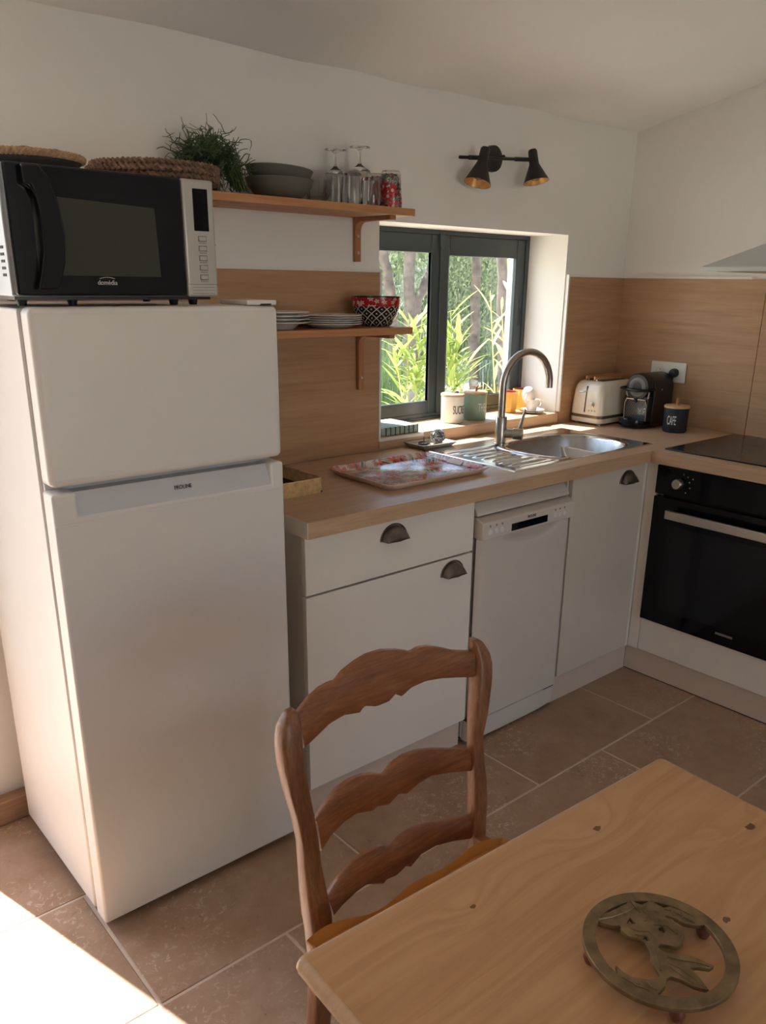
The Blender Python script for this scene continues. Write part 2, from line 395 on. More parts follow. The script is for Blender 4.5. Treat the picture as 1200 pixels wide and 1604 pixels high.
# printed patterns ----------------------------------------------------
def flower_mask(t, vec2, scale, R0=.36, petals=5, rnd=1.0, seed=(0, 0, 0)):
    vo = t.node('ShaderNodeTexVoronoi', voronoi_dimensions='2D'); vo.inputs['Scale'].default_value = 1.0; vo.inputs['Randomness'].default_value = rnd
    vm = t.node('ShaderNodeVectorMath', operation='MULTIPLY_ADD'); t.L(vec2, vm.inputs[0]); vm.inputs[1].default_value = (scale, scale, scale); vm.inputs[2].default_value = seed
    t.L(vm.outputs[0], vo.inputs['Vector'])
    d = t.node('ShaderNodeVectorMath', operation='SUBTRACT'); t.L(vm.outputs[0], d.inputs[0]); t.L(vo.outputs['Position'], d.inputs[1])
    sp = t.node('ShaderNodeSeparateXYZ'); t.L(d.outputs[0], sp.inputs[0])
    sc = t.node('ShaderNodeSeparateColor'); t.L(vo.outputs['Color'], sc.inputs[0])
    ang = t.math('ARCTAN2', sp.outputs[1], sp.outputs[0])
    dist = vo.outputs['Distance']
    pet = t.math('MULTIPLY_ADD', t.math('COSINE', t.math('MULTIPLY_ADD', ang, petals, t.math('MULTIPLY', sc.outputs[0], 6.28))), .3, .7)
    fl = t.math('LESS_THAN', dist, t.math('MULTIPLY', pet, R0))
    ctr = t.math('LESS_THAN', dist, R0*.22)
    # leaf: rotated ellipse
    a = t.math('MULTIPLY', sc.outputs[1], 6.28); ca = t.math('COSINE', a); sa = t.math('SINE', a)
    u = t.math('ADD', t.math('MULTIPLY', sp.outputs[0], ca), t.math('MULTIPLY', sp.outputs[1], sa))
    w = t.math('SUBTRACT', t.math('MULTIPLY', sp.outputs[1], ca), t.math('MULTIPLY', sp.outputs[0], sa))
    # three slender leaflets
    e = t.math('ADD', t.math('POWER', t.math('DIVIDE', u, R0*1.35), 2.0), t.math('POWER', t.math('DIVIDE', t.math('PINGPONG', t.math('ADD', w, R0*.28), R0*.28), R0*.2), 2.0))
    lf = t.math('MULTIPLY', t.math('LESS_THAN', e, 1.0), t.math('LESS_THAN', t.math('ABSOLUTE', w), R0*.75))
    return fl, ctr, lf, sc.outputs[2]
def cyl_uv(t, n, vz):
    tc = t.node('ShaderNodeTexCoord'); sp = t.node('ShaderNodeSeparateXYZ'); t.L(tc.outputs['Object'], sp.inputs[0])
    u = t.math('MULTIPLY', t.math('ARCTAN2', sp.outputs[1], sp.outputs[0]), n/(2*PI)); v = t.math('MULTIPLY', sp.outputs[2], vz)
    cb = t.node('ShaderNodeCombineXYZ'); t.L(u, cb.inputs[0]); t.L(v, cb.inputs[1]); return u, v, cb.outputs[0], sp.outputs[2]
def tray_mat():
    t = NT('floral_tray_print'); t.set(rough=.14, spec=.4)
    v = t.coord()
    c = (.66, .57, .48)
    fl, ct, lf, r = flower_mask(t, v, 17, .38, seed=(5.5, 2.2, 0))
    c = t.mix(t.math('MULTIPLY', lf, t.math('GREATER_THAN', r, .35)), c, (.10, .13, .10))
    fl2, ct2, lf2, r2 = flower_mask(t, v, 30, .34, seed=(1.7, 9.2, 0))
    c = t.mix(t.math('MULTIPLY', lf2, .9), c, t.ramp(r2, [(0, (.16, .18, .12)), (.5, (.45, .16, .12)), (1, (.13, .14, .13))]))
    fl3, ct3, lf3, r3 = flower_mask(t, v, 15, .42, seed=(3.1, .4, 0))
    c = t.mix(t.math('MULTIPLY', fl3, t.math('GREATER_THAN', r3, .02)), c, t.ramp(r3, [(.2, (.62, .07, .04)), (.6, (.55, .22, .17)), (1, (.68, .10, .06))]))
    c = t.mix(ct3, c, (.16, .05, .03))
    t.color(c); return t.m
M['tray'] = tray_mat()
def bowl_mat():
    t = NT('patterned_bowl_glaze'); t.set(rough=.2)
    u, v, uv, z = cyl_uv(t, 14, 14/(2*PI*.075)*1.25)
    a = t.math('ABSOLUTE', t.math('SUBTRACT', t.math('FRACT', t.math('ADD', u, v)), .5))
    b = t.math('ABSOLUTE', t.math('SUBTRACT', t.math('FRACT', t.math('SUBTRACT', u, v)), .5))
    mx = t.math('MAXIMUM', a, b)
    line = t.math('GREATER_THAN', mx, .43); dot = t.math('LESS_THAN', mx, .11)
    c = t.mix(t.math('MAXIMUM', line, dot), (.014, .012, .015), (.50, .46, .42))
    fl, ct, lf, r = flower_mask(t, uv, 1.5, .40)
    red = t.mix(t.math('SUBTRACT', fl, ct, clamp=True), (.36, .008, .012), (.62, .50, .44))
    c = t.mix(t.math('GREATER_THAN', z, .062), c, red)
    c = t.mix(t.math('GREATER_THAN', z, .0885), c, (.02, .015, .015))
    t.color(c); return t.m
M['bowl'] = bowl_mat()
def tumbler_mat():
    t = NT('flower_printed_glass'); t.n.remove(t.p)
    u, v, uv, z = cyl_uv(t, 5, 22)
    fl, ct, lf, r = flower_mask(t, uv, 1.0, .50, petals=6)
    pr = t.node('ShaderNodeBsdfPrincipled'); pr.inputs['Roughness'].default_value = .25
    c = t.mix(fl, (.02, .02, .02), t.ramp(r, [(0, (.55, .01, .02)), (.6, (.6, .03, .04)), (.9, (.5, .45, .42))], 'CONSTANT'))
    c = t.mix(ct, c, (.5, .45, .40)); t.L(c, pr.inputs['Base Color'])
    wv = t.noise(uv, 6, 3, .7, 3.0); strokes = t.math('MULTIPLY', t.math('GREATER_THAN', wv, .55), t.math('GREATER_THAN', r, .2))
    mask = t.math('MULTIPLY', t.math('MAXIMUM', fl, strokes), t.math('LESS_THAN', z, .095))
    tr = t.node('ShaderNodeBsdfTransparent'); tr.inputs[0].default_value = (.93, .935, .92, 1); gl = t.node('ShaderNodeBsdfGlossy'); gl.inputs['Roughness'].default_value = .03
    fr = fresnel_sheet(t); m1 = t.node('ShaderNodeMixShader'); t.L(t.math('MULTIPLY', fr.outputs[0], 2.0, clamp=True), m1.inputs[0]); t.L(tr.outputs[0], m1.inputs[1]); t.L(gl.outputs[0], m1.inputs[2])
    m2 = t.node('ShaderNodeMixShader'); t.L(mask, m2.inputs[0]); t.L(m1.outputs[0], m2.inputs[1]); t.L(pr.outputs[0], m2.inputs[2]); t.L(m2.outputs[0], t.out.inputs[0]); return t.m
M['tumbler'] = tumbler_mat()
def leaf_mat(name, a, b):
    t = NT(name); t.set(rough=.45)
    oi = t.node('ShaderNodeObjectInfo'); g = t.noise(t.coord(), 7, 3)
    c = t.mix(.5, t.ramp(oi.outputs['Random'], [(0, a), (1, b)]), t.ramp(g, [(.3, a), (.7, b)])); t.color(c)
    tl = t.node('ShaderNodeBsdfTranslucent'); t.L(c, tl.inputs[0]); mx = t.node('ShaderNodeMixShader'); mx.inputs[0].default_value = .45
    t.L(t.p.outputs[0], mx.inputs[1]); t.L(tl.outputs[0], mx.inputs[2]); t.L(mx.outputs[0], t.out.inputs[0]); return t.m
M['oleander'] = leaf_mat('oleander_leaf', (.20, .28, .05), (.38, .44, .13))
M['yellowleaf'] = leaf_mat('yellowing_leaf', (.42, .36, .12), (.58, .52, .27))
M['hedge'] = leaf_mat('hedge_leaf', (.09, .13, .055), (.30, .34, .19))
M['hedge2'] = leaf_mat('grey_green_glint_leaf', (.22, .26, .18), (.45, .48, .38))  # grey-green leaves, colour lightened to stand in for bright glints
M['grass'] = leaf_mat('tall_grass', (.05, .10, .03), (.10, .17, .06))
M['bark'] = plain('grey_bark', (.15, .12, .10), .9, var=.45, nscale=14, bump=1.0, bscale=30)

# ------------------------------------------------------------------ room shell
D = .615; HT = .90; TH = .0437; F = .594
XL = -2.144
# window opening, door opening in the back wall
WX0, WX1, WZ0, WZ1 = -1.411, -.404, .905, 1.664
DX0, DX1, DZ1 = -3.75, -2.985, 2.02
T1 = .256
b = MB()
def wall_piece(b, x0, x1, z0, z1, y0=0, y1=T1): b.box(x0, x1, y0, y1, z0, z1)
wall_piece(b, -5.2, DX0, 0, 2.6); wall_piece(b, DX0, DX1, DZ1, 2.6); wall_piece(b, DX1, WX0, 0, 2.6)
wall_piece(b, WX0, WX1, 0, WZ0); wall_piece(b, WX0, WX1, WZ1, 2.6); wall_piece(b, WX1, .3, 0, 2.6)
struct(b, 'wall_back', M['wall'])
b = MB(); b.box(0, .3, -5.0, 0, 0, 3.2); struct(b, 'wall_right', M['wall'])
b = MB()   # left wall without openings, far outside the frame
b.box(-5.5, -5.2, -5.0, T1, 0, .0001+.95); b.box(-5.5, -5.2, -5.0, T1, 2.1, 3.2); b.box(-5.5, -5.2, -5.0, -3.3, .95, 2.1); b.box(-5.5, -5.2, -3.3, T1, .95, 2.1)
struct(b, 'wall_left', M['wall'])
b = MB()   # wall behind the camera; unseen window opening added to light the room
b.box(-5.5, .3, -5.3, -5.0, 0, .1); b.box(-5.5, .3, -5.3, -5.0, 2.15, 3.4); b.box(-5.5, -3.1, -5.3, -5.0, .1, 2.15); b.box(-1.55, .3, -5.3, -5.0, .1, 2.15)
struct(b, 'wall_front', M['wall'])
# sloping, slightly wavy plaster ceiling
b = MB(); nx, ny = 90, 80; g = []
for j in range(ny+1):
    row = []
    for i in range(nx+1):
        x = -5.5+5.8*i/nx; y = .3-5.6*j/ny
        yy = min(y, 0)
        z = 2.092+.175*(-yy)
        z += .022*noise.noise(Vector((x*1.5, y*2.2, 3)))+.012*noise.noise(Vector((x*3.5, y*4, 8)))
        e = math.exp(-((yy)/.09)**2); z -= .02*e
        row.append(b.b.verts.new((x, y, z)))
    g.append(row)
for j in range(ny):
    for i in range(nx): b.b.faces.new((g[j][i], g[j][i+1], g[j+1][i+1], g[j+1][i]))
ce = struct(b, 'ceiling', M['ceil']); sm = ce.modifiers.new('thick', 'SOLIDIFY'); sm.thickness = .12; sm.offset = 1.0 if ce.data.polygons[0].normal.z > 0 else -1.0

# floor: grout bed with individually laid travertine tiles
b = MB(); b.box(-5.5, .3, -5.3, .4, -.06, -.0018); fl = struct(b, 'floor', M['grout'])
TW, TL = .430, .629
b = MB(); b.box(-TL/2+.003, TL/2-.003, -TW/2+.003, TW/2-.003, -.010, 0)
tile0 = b.build('tile', M['trav'], None, smooth=0, bevel=.002, seg=1); tme = tile0.data; first = True
random.seed(4)
for j in range(12):
    yc = -.465-.430*(j-.5)
    off = -.86 if j % 2 else -1.17
    for k in range(-8, 10):
        xc = off-TL*(k-.5)
        if xc < -5.5 or xc > .3: continue
        if first: o = tile0; first = False
        else: o = tile0.copy(); COL.objects.link(o)
        o.location = (xc, yc, random.uniform(-.0006, .0004)); o.parent = fl
        o.rotation_euler = (random.uniform(-.0015, .0015), random.uniform(-.0015, .0015), 0)
# skirting visible left of the fridge
b = MB(); b.box(-2.985, -2.16, -.045, 0, 0, .072); struct(b, 'baseboard_back', M['skirt'], bevel=.003)

# oak splash panels
ZS = 1.5
def panel(x0, x1, y0, y1, z0, z1, mat, name='trim_1'):
    b = MB(); b.box(x0, x1, y0, y1, z0, z1); return struct(b, name, mat, bevel=.0008, seg=1)
panel(-2.6, WX0-.004, -.012, 0, HT, ZS, M['oak'], 'trim_1')
panel(WX0-.002, WX1+.002, -.012, 0, HT, .938, M['oak'], 'trim_2')
panel(WX1+.006, 0, -.012, 0, HT, ZS, M['oak'], 'trim_3')
panel(-.012, 0, -.66, -.012, HT, ZS, M['oaky'], 'trim_4')
panel(-.012, 0, -1.9, -.662, HT, ZS-.004, M['oaky'], 'trim_5')
# white aluminium edge strips on the panels
b = MB(); b.box(-2.6, WX0+.001, -.016, 0, ZS, ZS+.009); struct(b, 'trim_6', M['trim'])
b = MB(); b.box(WX0-.005, WX0+.003, -.0165, 0, .938, ZS+.009); b.box(WX0-.005, -1.20, -.0165, 0, .932, .942); struct(b, 'trim_7', M['trim'])
b = MB(); b.box(WX1-.002, WX1+.006, -.0165, 0, .95, ZS+.009); struct(b, 'trim_8', M['trim'])
b = MB(); b.box(WX1+.006, 0, -.016, 0, ZS, ZS+.009); struct(b, 'trim_9', M['trim'])
b = MB(); b.box(-.016, 0, -.60, -.016, ZS, ZS+.009); struct(b, 'trim_10', M['trim'])

# ------------------------------------------------------------------ kitchen window
YF = .20
# window sill board (sits in the opening)
b = MB(); b.box(WX0, WX1, -.014, .30, WZ0, .945); struct(b, 'trim_11', M['top'], bevel=.002)
win = thing('window_1', 'dark grey aluminium two sash kitchen window', 'window', (-.9, YF, .945)); del win['category']; win['kind'] = 'structure'
def rect_frame(b, x0, x1, z0, z1, y0, y1, l, r, bt, tp):
    b.box(x0, x0+l, y0, y1, z0, z1); b.box(x1-r, x1, y0, y1, z0, z1); b.box(x0+l, x1-r, y0, y1, z0, z0+bt); b.box(x0+l, x1-r, y0, y1, z1-tp, z1)
b = MB(); rect_frame(b, WX0, WX1, .945, WZ1, YF, YF+.028, .05, .026, .022, .02)
b.box(WX0, WX1, YF-.012, YF, .945, .953)
b.build('window_frame', M['anth'], win, bevel=.002)
def sash(x0, x1, z0, z1, y, l, r, bt, tp):
    b = MB(); rect_frame(b, x0, x1, z0, z1, y, y+.021, l, r, bt, tp); s = b.build('sash', M['anth'], win, bevel=.004)
    b = MB(); g = .006; rect_frame(b, x0+l-g, x1-r+g, z0+bt-g, z1-tp+g, y+.004, y+.018, g, g, g, g); b.build('gasket', M['anthd'], s)
    b = MB(); b.box(x0+l-.004, x1-r+.004, y+.010, y+.014, z0+bt-.004, z1-tp+.004); b.build('pane', M['pane'], s, smooth=0)
    return s
s1 = sash(-1.40, -.925, .965, 1.645, YF+.002, .06, .052, .052, .068)
s2 = sash(-.925, -.412, .965, 1.645, YF+.006, .05, .068, .05, .075)
b = MB(); b.box(-.935, -.890, YF-.006, YF+.026, .965, 1.645); b.build('meeting_stile', M['anth'], win, bevel=.004)
b = MB(); q = at(693, 378, 'y', YF-.004)
b.poly([(q.x-.012, YF-.008, q.z+.03), (q.x-.012, YF-.008, q.z-.015), (q.x-.006, YF-.008, q.z-.026), (q.x+.004, YF-.008, q.z-.026), (q.x+.012, YF-.008, q.z-.015), (q.x+.012, YF-.008, q.z+.03)], (0, .012, 0))
b.build('catch', M['anth'], win, bevel=.002)
q = at(813, 490, 'y', YF+.006)
b = MB(); b.box(q.x-.008, q.x+.008, YF+.0035, YF+.012, q.z-.055, q.z+.055); hp = b.build('pull_recess', M['anth'], win, bevel=.003)
b = MB(); b.box(q.x-.003, q.x+.003, YF+.0025, YF+.012, q.z-.05, q.z+.02); b.build('slot', M['anthd'], hp)
# painted reveal linings of the opening (right, top, left) and the sunlit outer cheek
b = MB(); b.box(WX1-.006, WX1, 0, YF, .945, WZ1); b.box(WX0, WX1-.006, 0, YF, WZ1-.004, WZ1); b.box(WX0, WX0+.004, 0, YF, .945, WZ1-.004)
struct(b, 'trim_12', M['reveal'])
b = MB(); b.box(-.478, WX1, YF+.0285, T1, .946, WZ1); struct(b, 'trim_13', M['render'])

# ------------------------------------------------------------------ worktops
SX0, SX1, SY0, SY1 = -1.293, -.500, -.550, -.110   # sink outline
HX0, HX1, HY0, HY1 = SX0+.015, SX1-.015, SY0+.015, SY1-.015
b = MB()
b.box(XL, HX0, -D, -.0125, HT-TH, HT); b.box(HX1, 0-.0125, -D, -.0125, HT-TH, HT)
b.box(HX0, HX1, -D, HY0, HT-TH, HT); b.box(HX0, HX1, HY1, -.0125, HT-TH, HT)
wt = thing('worktop', 'light oak laminate worktop under the window, holding the sink', 'worktop', (-1.3, -.3, HT-TH))
b.build('slab', M['top'], wt, smooth=0)
b = MB(); b.box(XL-.002, XL, -D, -.0125, HT-TH, HT); tag(b.build('end_cap', M['carcass'], wt), 'cream unfinished end strip')
b = MB(); b.box(-D, -.0125, -1.9, -D-.0012, HT-TH, HT)
one(b, 'worktop', M['topy'], 'light oak laminate worktop on the right wall, holding the hob', 'worktop', (-.3, -1.2, HT-TH), smooth=0, bevel=.0008, seg=1)

# ------------------------------------------------------------------ sink
sk = thing('sink', 'stainless steel sink with ribbed drainer let into the worktop', 'sink', (-.9, -.33, HT))
def rrect(x, y, x0, x1, y0, y1, r):
    dx = max(x0+r-x, 0, x-(x1-r)); dy = max(y0+r-y, 0, y-(y1-r))
    return r-math.hypot(dx, dy) if (dx > 0 or dy > 0) else min(x-x0, x1-x, y-y0, y1-y)  # >0 inside
def sst(a, b_, v):
    t = max(0, min(1, (v-a)/(b_-a))); return t*t*(3-2*t)
BX0, BX1, BY0, BY1 = -1.020, -.545, -.527, -.176
def bowl_d(x, y):
    a, b_ = (BX1-BX0)/2, (BY1-BY0)/2; n = 2.9
    s_ = (abs(x-(BX0+BX1)/2)/a)**n+(abs(y-(BY0+BY1)/2)/b_)**n
    return (1-s_**(1/n))*b_
def sinkh(x, y):
    z = .004
    e = min(x-SX0, SX1-x, y-SY0, SY1-y); z -= .004*(1-sst(0, .006, e))
    bd = bowl_d(x, y)
    d = min(rrect(x, y, SX0+.02, BX0+.06, SY0+.03, SY1-.09, .03), -bd-.014)
    z -= .006*sst(0, .012, d)
    if d > .012:
        ph = (y-SY0)/.042; fr = abs((ph % 1)-.5)*2
        inx = sst(.0, .03, min(x-(SX0+.06), -bd-.022))
        z += .005*inx*sst(.62, .92, fr) if True else 0
    z -= .0025*sst(-.012, -.005, bd)
    d = bd
    if d > 0: z -= .150*sst(0, .040, d)+.006*sst(.04, .15, d)
    return HT+z
b = MB(); nx, ny = 300, 170; g = []
for j in range(ny+1):
    g.append([b.b.verts.new((x, y, sinkh(x, y))) for x, y in ((SX0+(SX1-SX0)*i/nx, SY0+(SY1-SY0)*j/ny) for i in range(nx+1))])
for j in range(ny):
    for i in range(nx): b.b.faces.new((g[j][i], g[j][i+1], g[j+1][i+1], g[j+1][i]))
skm = b.build('drainer_and_rim', M['inox'], sk, smooth=60)
skm.data.materials.append(M['inoxd'])
for p in skm.data.polygons:
    c = p.center
    if c.z < -.006: p.material_index = 1
b = MB(); b.lathe([(0, -.002), (.012, 0), (.02, .003), (.036, .003), (.038, 0)], 24, ((BX0+BX1)/2, (BY0+BY1)/2, HT-.1555)); b.build('strainer', M['steel'], sk)
q = at(903, 735, 'z', HT+.004)
b = MB(); b.lathe([(.0, .002), (.009, .002), (.014, .001), (.016, 0)], 20, (-1.04, -.528, HT+.0035)); b.build('overflow_knob', M['tap'], sk)

# tap
TX, TY = -.980, -.200
tp = thing('tap', 'brushed nickel swan neck mixer tap behind the sink', 'tap', (TX, TY, HT+.004))
b = MB(); b.lathe([(0, 0), (.026, 0), (.026, .005), (.0215, .007), (.0215, .098), (.020, .101), (.0, .101)], 32, (TX, TY, HT+.004)); b.build('body', M['tap'], tp)
dv = Vector((1, -.08, 0)).normalized()
pts = [Vector((TX, TY, z)) for z in (.99, 1.04, 1.09)]
Rn = .121
base = Vector((TX, TY, 1.112))
for k in range(0, 25):
    a = PI-k*PI/24
    pts.append(base+dv*(Rn+Rn*math.cos(a))+Vector((0, 0, Rn*math.sin(a))))
e = pts[-1]; pts.append(e+Vector((0, 0, -.016))); 
b = MB(); b.tube(pts, .0135, 20); b.build('spout', M['tap'], tp)
b = MB(); b.tube([Vector((TX, TY, .945)), Vector((TX, TY, .945))+Vector((.55, -.83, 0))*.045], .017, 20); b.build('cartridge', M['tap'], tp)
c0 = Vector((TX, TY, .945))+Vector((.55, -.83, 0))*.047; c1 = c0+Vector((.55, -.83, 0))*.036
b = MB(); b.tube([c0, c1], .022, 24); hd = b.build('lever_head', M['tap'], tp, bevel=.002)
b = MB(); b.tube([c0+(c1-c0)*.6+Vector((0, 0, .012)), c0+(c1-c0)*.6+Vector((.040, .01, .085))], [.0075, .0045], 12); b.build('lever', M['tap'], hd)

# ------------------------------------------------------------------ cup handle
def cup_handle(parent, x, z, y=-F, along='y', name='cup_handle'):
    """half-dome bin pull, opening down"""
    b = MB(); rings = []; Wd, Hh, Dp = .044, .040, .026
    # quarter ellipsoid surface: u 0..pi across, v 0..pi/2 outwards
    nu, nv = 20, 8
    for i in range(nv+1):
        v = (PI/2)*i/nv; row = []
        for k in range(nu+1):
            u = PI*k/nu
            row.append(b.b.verts.new((x+Wd*math.cos(u)*(1-.10*math.sin(v)**2), y-Dp*math.sin(v)*max(.0, 1)*1.0, z-.012+Hh*math.sin(u)*math.cos(v)+ .0)))
        rings.append(row)
    for A, B in zip(rings, rings[1:]):
        for k in range(nu): b.b.faces.new((A[k], A[k+1], B[k+1], B[k]))
    bmesh.ops.remove_doubles(b.b, verts=b.b.verts, dist=.0004)
    # rim flange
    pts = [(x+(Wd+.003)*math.cos(PI*k/nu), y-.0015, z-.012+(Hh+.003)*math.sin(PI*k/nu)) for k in range(nu+1)]
    b.tube(pts, .0025, 6)
    b.tube([(x-Wd*.86, y-.003, z-.012), (x-Wd*.6, y-Dp*.8, z-.012), (x, y-Dp, z-.012), (x+Wd*.6, y-Dp*.8, z-.012), (x+Wd*.86, y-.003, z-.012)], .0022, 6)
    o = b.build(name, M['cup_handle'], parent); m = o.modifiers.new('s', 'SOLIDIFY'); m.thickness = .002
    return o

# ------------------------------------------------------------------ drawer cabinet
XD1 = -1.519
cb = thing('base_cabinet', 'white base cabinet with one drawer above one door, next to the fridge', 'cabinet', (-1.83, -.3, 0))
b = MB(); b.box(XL+.012, XL+.030, -F+.020, -.02, .107, HT-TH-.001); b.box(XD1-.018, XD1, -F+.020, -.02, .107, HT-TH-.001); b.box(XL+.03, XD1-.018, -F+.02, -.02, .107, .125); b.box(XL+.03, XD1-.018, -.04, -.02, .125, HT-TH-.001); b.box(XL+.03, XD1-.018, -F+.02, -F+.1, .83, .855)
b.build('body', M['carcass'], cb, smooth=0)
b = MB(); b.box(XL+.004, XD1-.002, -F, -F+.018, .696, HT-TH-.004); dr = b.build('drawer', M['cab'], cb, bevel=.0015)
b = MB(); b.box(XL+.004, XD1-.002, -F, -F+.018, .109, .690); dd = b.build('door', M['cab'], cb, bevel=.0015)
cup_handle(dr, -1.843, .808); cup_handle(dd, -1.607, .650)
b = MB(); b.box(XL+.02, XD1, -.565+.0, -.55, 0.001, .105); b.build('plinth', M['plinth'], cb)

# ------------------------------------------------------------------ dishwasher
DX, DXE = -1.507, -1.060
dw = thing('dishwasher', 'slim white freestanding dishwasher between the cabinets', 'dishwasher', (-1.28, -.3, 0))
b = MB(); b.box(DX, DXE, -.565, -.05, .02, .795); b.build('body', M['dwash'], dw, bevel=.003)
b = MB(); b.poly([(DX, -.595, .808), (DX, -.57, .838), (DX, -.05, .838), (DX, -.05, .80), (DX, -.595, .80)], (DXE-DX, 0, 0)); b.build('lid', M['dwash'], dw, bevel=.002)
b = MB(); yP = -.622
b.poly([(DX, -.56, .795), (DX, -.595, .794), (DX, yP, .783), (DX, yP, .728), (DX, -.56, .728)], (DXE-DX, 0, 0)); cpn = b.build('control_panel', M['dwash'], dw, bevel=.005, seg=3)
# door with scooped grip below the panel
b = MB(); nx, nz = 60, 90; g = []
cxh = (DX+DXE)/2+.02
for j in range(nz+1):
    z = .7275-(.7275-.100)*j/nz; row = []
    for i in range(nx+1):
        x = DX+(DXE-DX)*i/nx; e = min(x-DX, DXE-x)
        y = -.612-.008*0+(.018*(1-sst(0, .018, e)))
        u = (x-cxh)/.155; v = (.728-z)/.042
        rr = u*u+max(v, 0)**2
        if abs(u) < 1 and v < 1: y += .022*(1-sst(.35, 1.0, rr))*(1 if v >= 0 else 1)
        row.append(b.b.verts.new((x, y, z)))
    g.append(row)
for j in range(nz):
    for i in range(nx): b.b.faces.new((g[j][i], g[j+1][i], g[j+1][i+1], g[j][i+1]))
b.box(DX+.002, DXE-.002, -.580, -.567, .101, .725)
b.build('door', M['dwash'], dw, smooth=50)
b = MB(); b.box(DX+.004, DXE-.004, -.598, -.56, .084, .104); b.build('door_gap', M['gap'], dw)
b = MB(); g = []
pr = [(-.600, .088), (-.606, .07), (-.600, .015)]
b.loft([[(x, (y0+.010*((2*(x-DX)/(DXE-DX)-1)**4)), z) for x in [DX+.002+(DXE-DX-.004)*i/16 for i in range(17)]] + [(DXE-.002, -.56, z), (DX+.002, -.56, z)] for y0, z in pr]); b.build('kick_panel', M['dwash'], dw, bevel=.002)
for x in (DX+.02, DXE-.05):
    b = MB(); b.box(x, x+.03, -.55, -.5, 0, .03); b.build('foot', M['rubber'], dw)
b = MB(); a0 = at(801.5, 825, 'y', yP); a1 = at(858, 811, 'y', yP); b.box(a0.x, a1.x, yP-.0008, yP+.01, .7375, .7615); b.build('display', M['blackglass'], cpn, bevel=.001)
for (px, py) in ((768, 832.7), (777.7, 830.7), (786.7, 828.3), (870, 804.7), (877, 803), (884, 801)):
    q = at(px, py, 'y', yP); b = MB(); b.lathe([(0, .0015), (.0085, .0015), (.0095, 0)], 18, (0, 0, 0), frame((q.x, yP, .752), (1, 0, 0), (0, 0, 1), (0, -1, 0))); b.build('button', M['applg'], cpn)
    b = MB(); b.box(q.x-.003, q.x+.003, yP-.0005, yP, .768, .7745); b.build('button_symbol', M['ink_grey'], cpn)
text('PROLINE', .013, 'logo', M['ink'], cpn, front_y(-1.283, yP-.0006, .771), .8)

# ------------------------------------------------------------------ sink cabinet, corner, oven unit
sc_ = thing('base_cabinet', 'glossy white sink cabinet with one bronze cup handle, right of the dishwasher', 'cabinet', (-.83, -.3, 0))
b = MB(); b.box(-1.048, -1.032, -F+.020, -.02, .107, HT-TH-.001); b.box(-.63, -.612, -F+.020, -.02, .107, HT-TH-.001); b.box(-1.032, -.63, -F+.02, -.02, .107, .125); b.box(-1.032, -.63, -.04, -.02, .125, HT-TH-.001)
b.build('body', M['carcass'], sc_, smooth=0)
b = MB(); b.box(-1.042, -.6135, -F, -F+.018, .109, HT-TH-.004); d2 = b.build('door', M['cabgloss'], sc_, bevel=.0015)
cup_handle(d2, -.72, .806)
b = MB(); b.box(-1.056, -.580, -.579, -.563, .001, .105); b.build('plinth', M['plinth'], sc_)
ov = thing('oven_cabinet', 'white tall sided oven housing with corner filler and bottom panel', 'cabinet', (-.3, -.95, 0))
b = MB(); b.box(-F+.001, -F+.019, -.640, -F-.0005, .107, HT-TH-.001); b.box(-.611, -F+.001, -F-.0, -F+.018, .107, HT-TH-.001); b.build('corner_filler', M['cab'], ov, bevel=.001)
b = MB(); b.box(-F+.02, -.02, -.662, -.644, .107, HT-TH-.001); b.box(-F+.02, -.02, -1.262, -1.244, .107, HT-TH-.001); b.box(-F+.02, -.02, -1.244, -.662, .107, .235); b.build('body', M['carcass'], ov, smooth=0)
b = MB(); b.box(-F, -F+.018, -1.262, -.642, .109, .244); b.build('bottom_panel', M['cab'], ov, bevel=.0015)
b = MB(); b.box(-.579, -.563, -2.0, -.580, .001, .105); b.build('plinth', M['plinth'], ov)
b = MB(); b.box(-.5795, -.579, -2.0, -.580, .001, .004); b.build('plinth_seal', M['gap'], ov)
b = MB(); b.box(-F, -.02, -1.88, -1.268, .107, HT-TH-.001); one(b, 'base_cabinet', M['cab'], 'white cabinet beyond the oven at the right edge', 'cabinet', (-.3, -1.57, 0), bevel=.0015)

oven = thing('oven', 'black built in oven with steel handle under the hob', 'oven', (-.3, -.95, .25))
b = MB(); b.box(-F+.01, -.06, -1.238, -.668, .25, .845); b.build('housing', M['blackpl'], oven)
b = MB(); b.box(-.610, -F+.012, -1.240, -.6445, .748, .8535); cp2 = b.build('control_panel', M['blackglass'], oven, bevel=.002)
b = MB(); b.box(-.612, -F+.012, -1.240, -.6445, .249, .738); od = b.build('door', M['blackglass'], oven, bevel=.002)
b = MB(); b.box(-.6128, -.61, -1.17, -.715, .31, .64); b.build('door_window', M['blackgloss'], od)
b = MB(); b.tube([(-.612, -.735, .690), (-.648, -.735, .690)], .007, 10); b.tube([(-.612, -1.15, .690), (-.648, -1.15, .690)], .007, 10)
b.box(-.661, -.646, -1.165, -.724, .674, .706); b.build('handle', M['steel'], od, bevel=.004)
b = MB(); b.box(-.6135, -.611, -1.02, -.955, .286, .294); tag(b.build('maker_plate', M['ink_grey'], od), 'small grey maker plate')
for yk in (-.737, -1.147):
    b = MB(); b.lathe([(0, .022), (.016, .022), (.019, .018), (.0195, 0)], 28, (0, 0, 0), frame((-.610, yk, .7985), (0, -1, 0), (0, 0, 1), (-1, 0, 0))); b.build('knob', M['steel'], cp2)
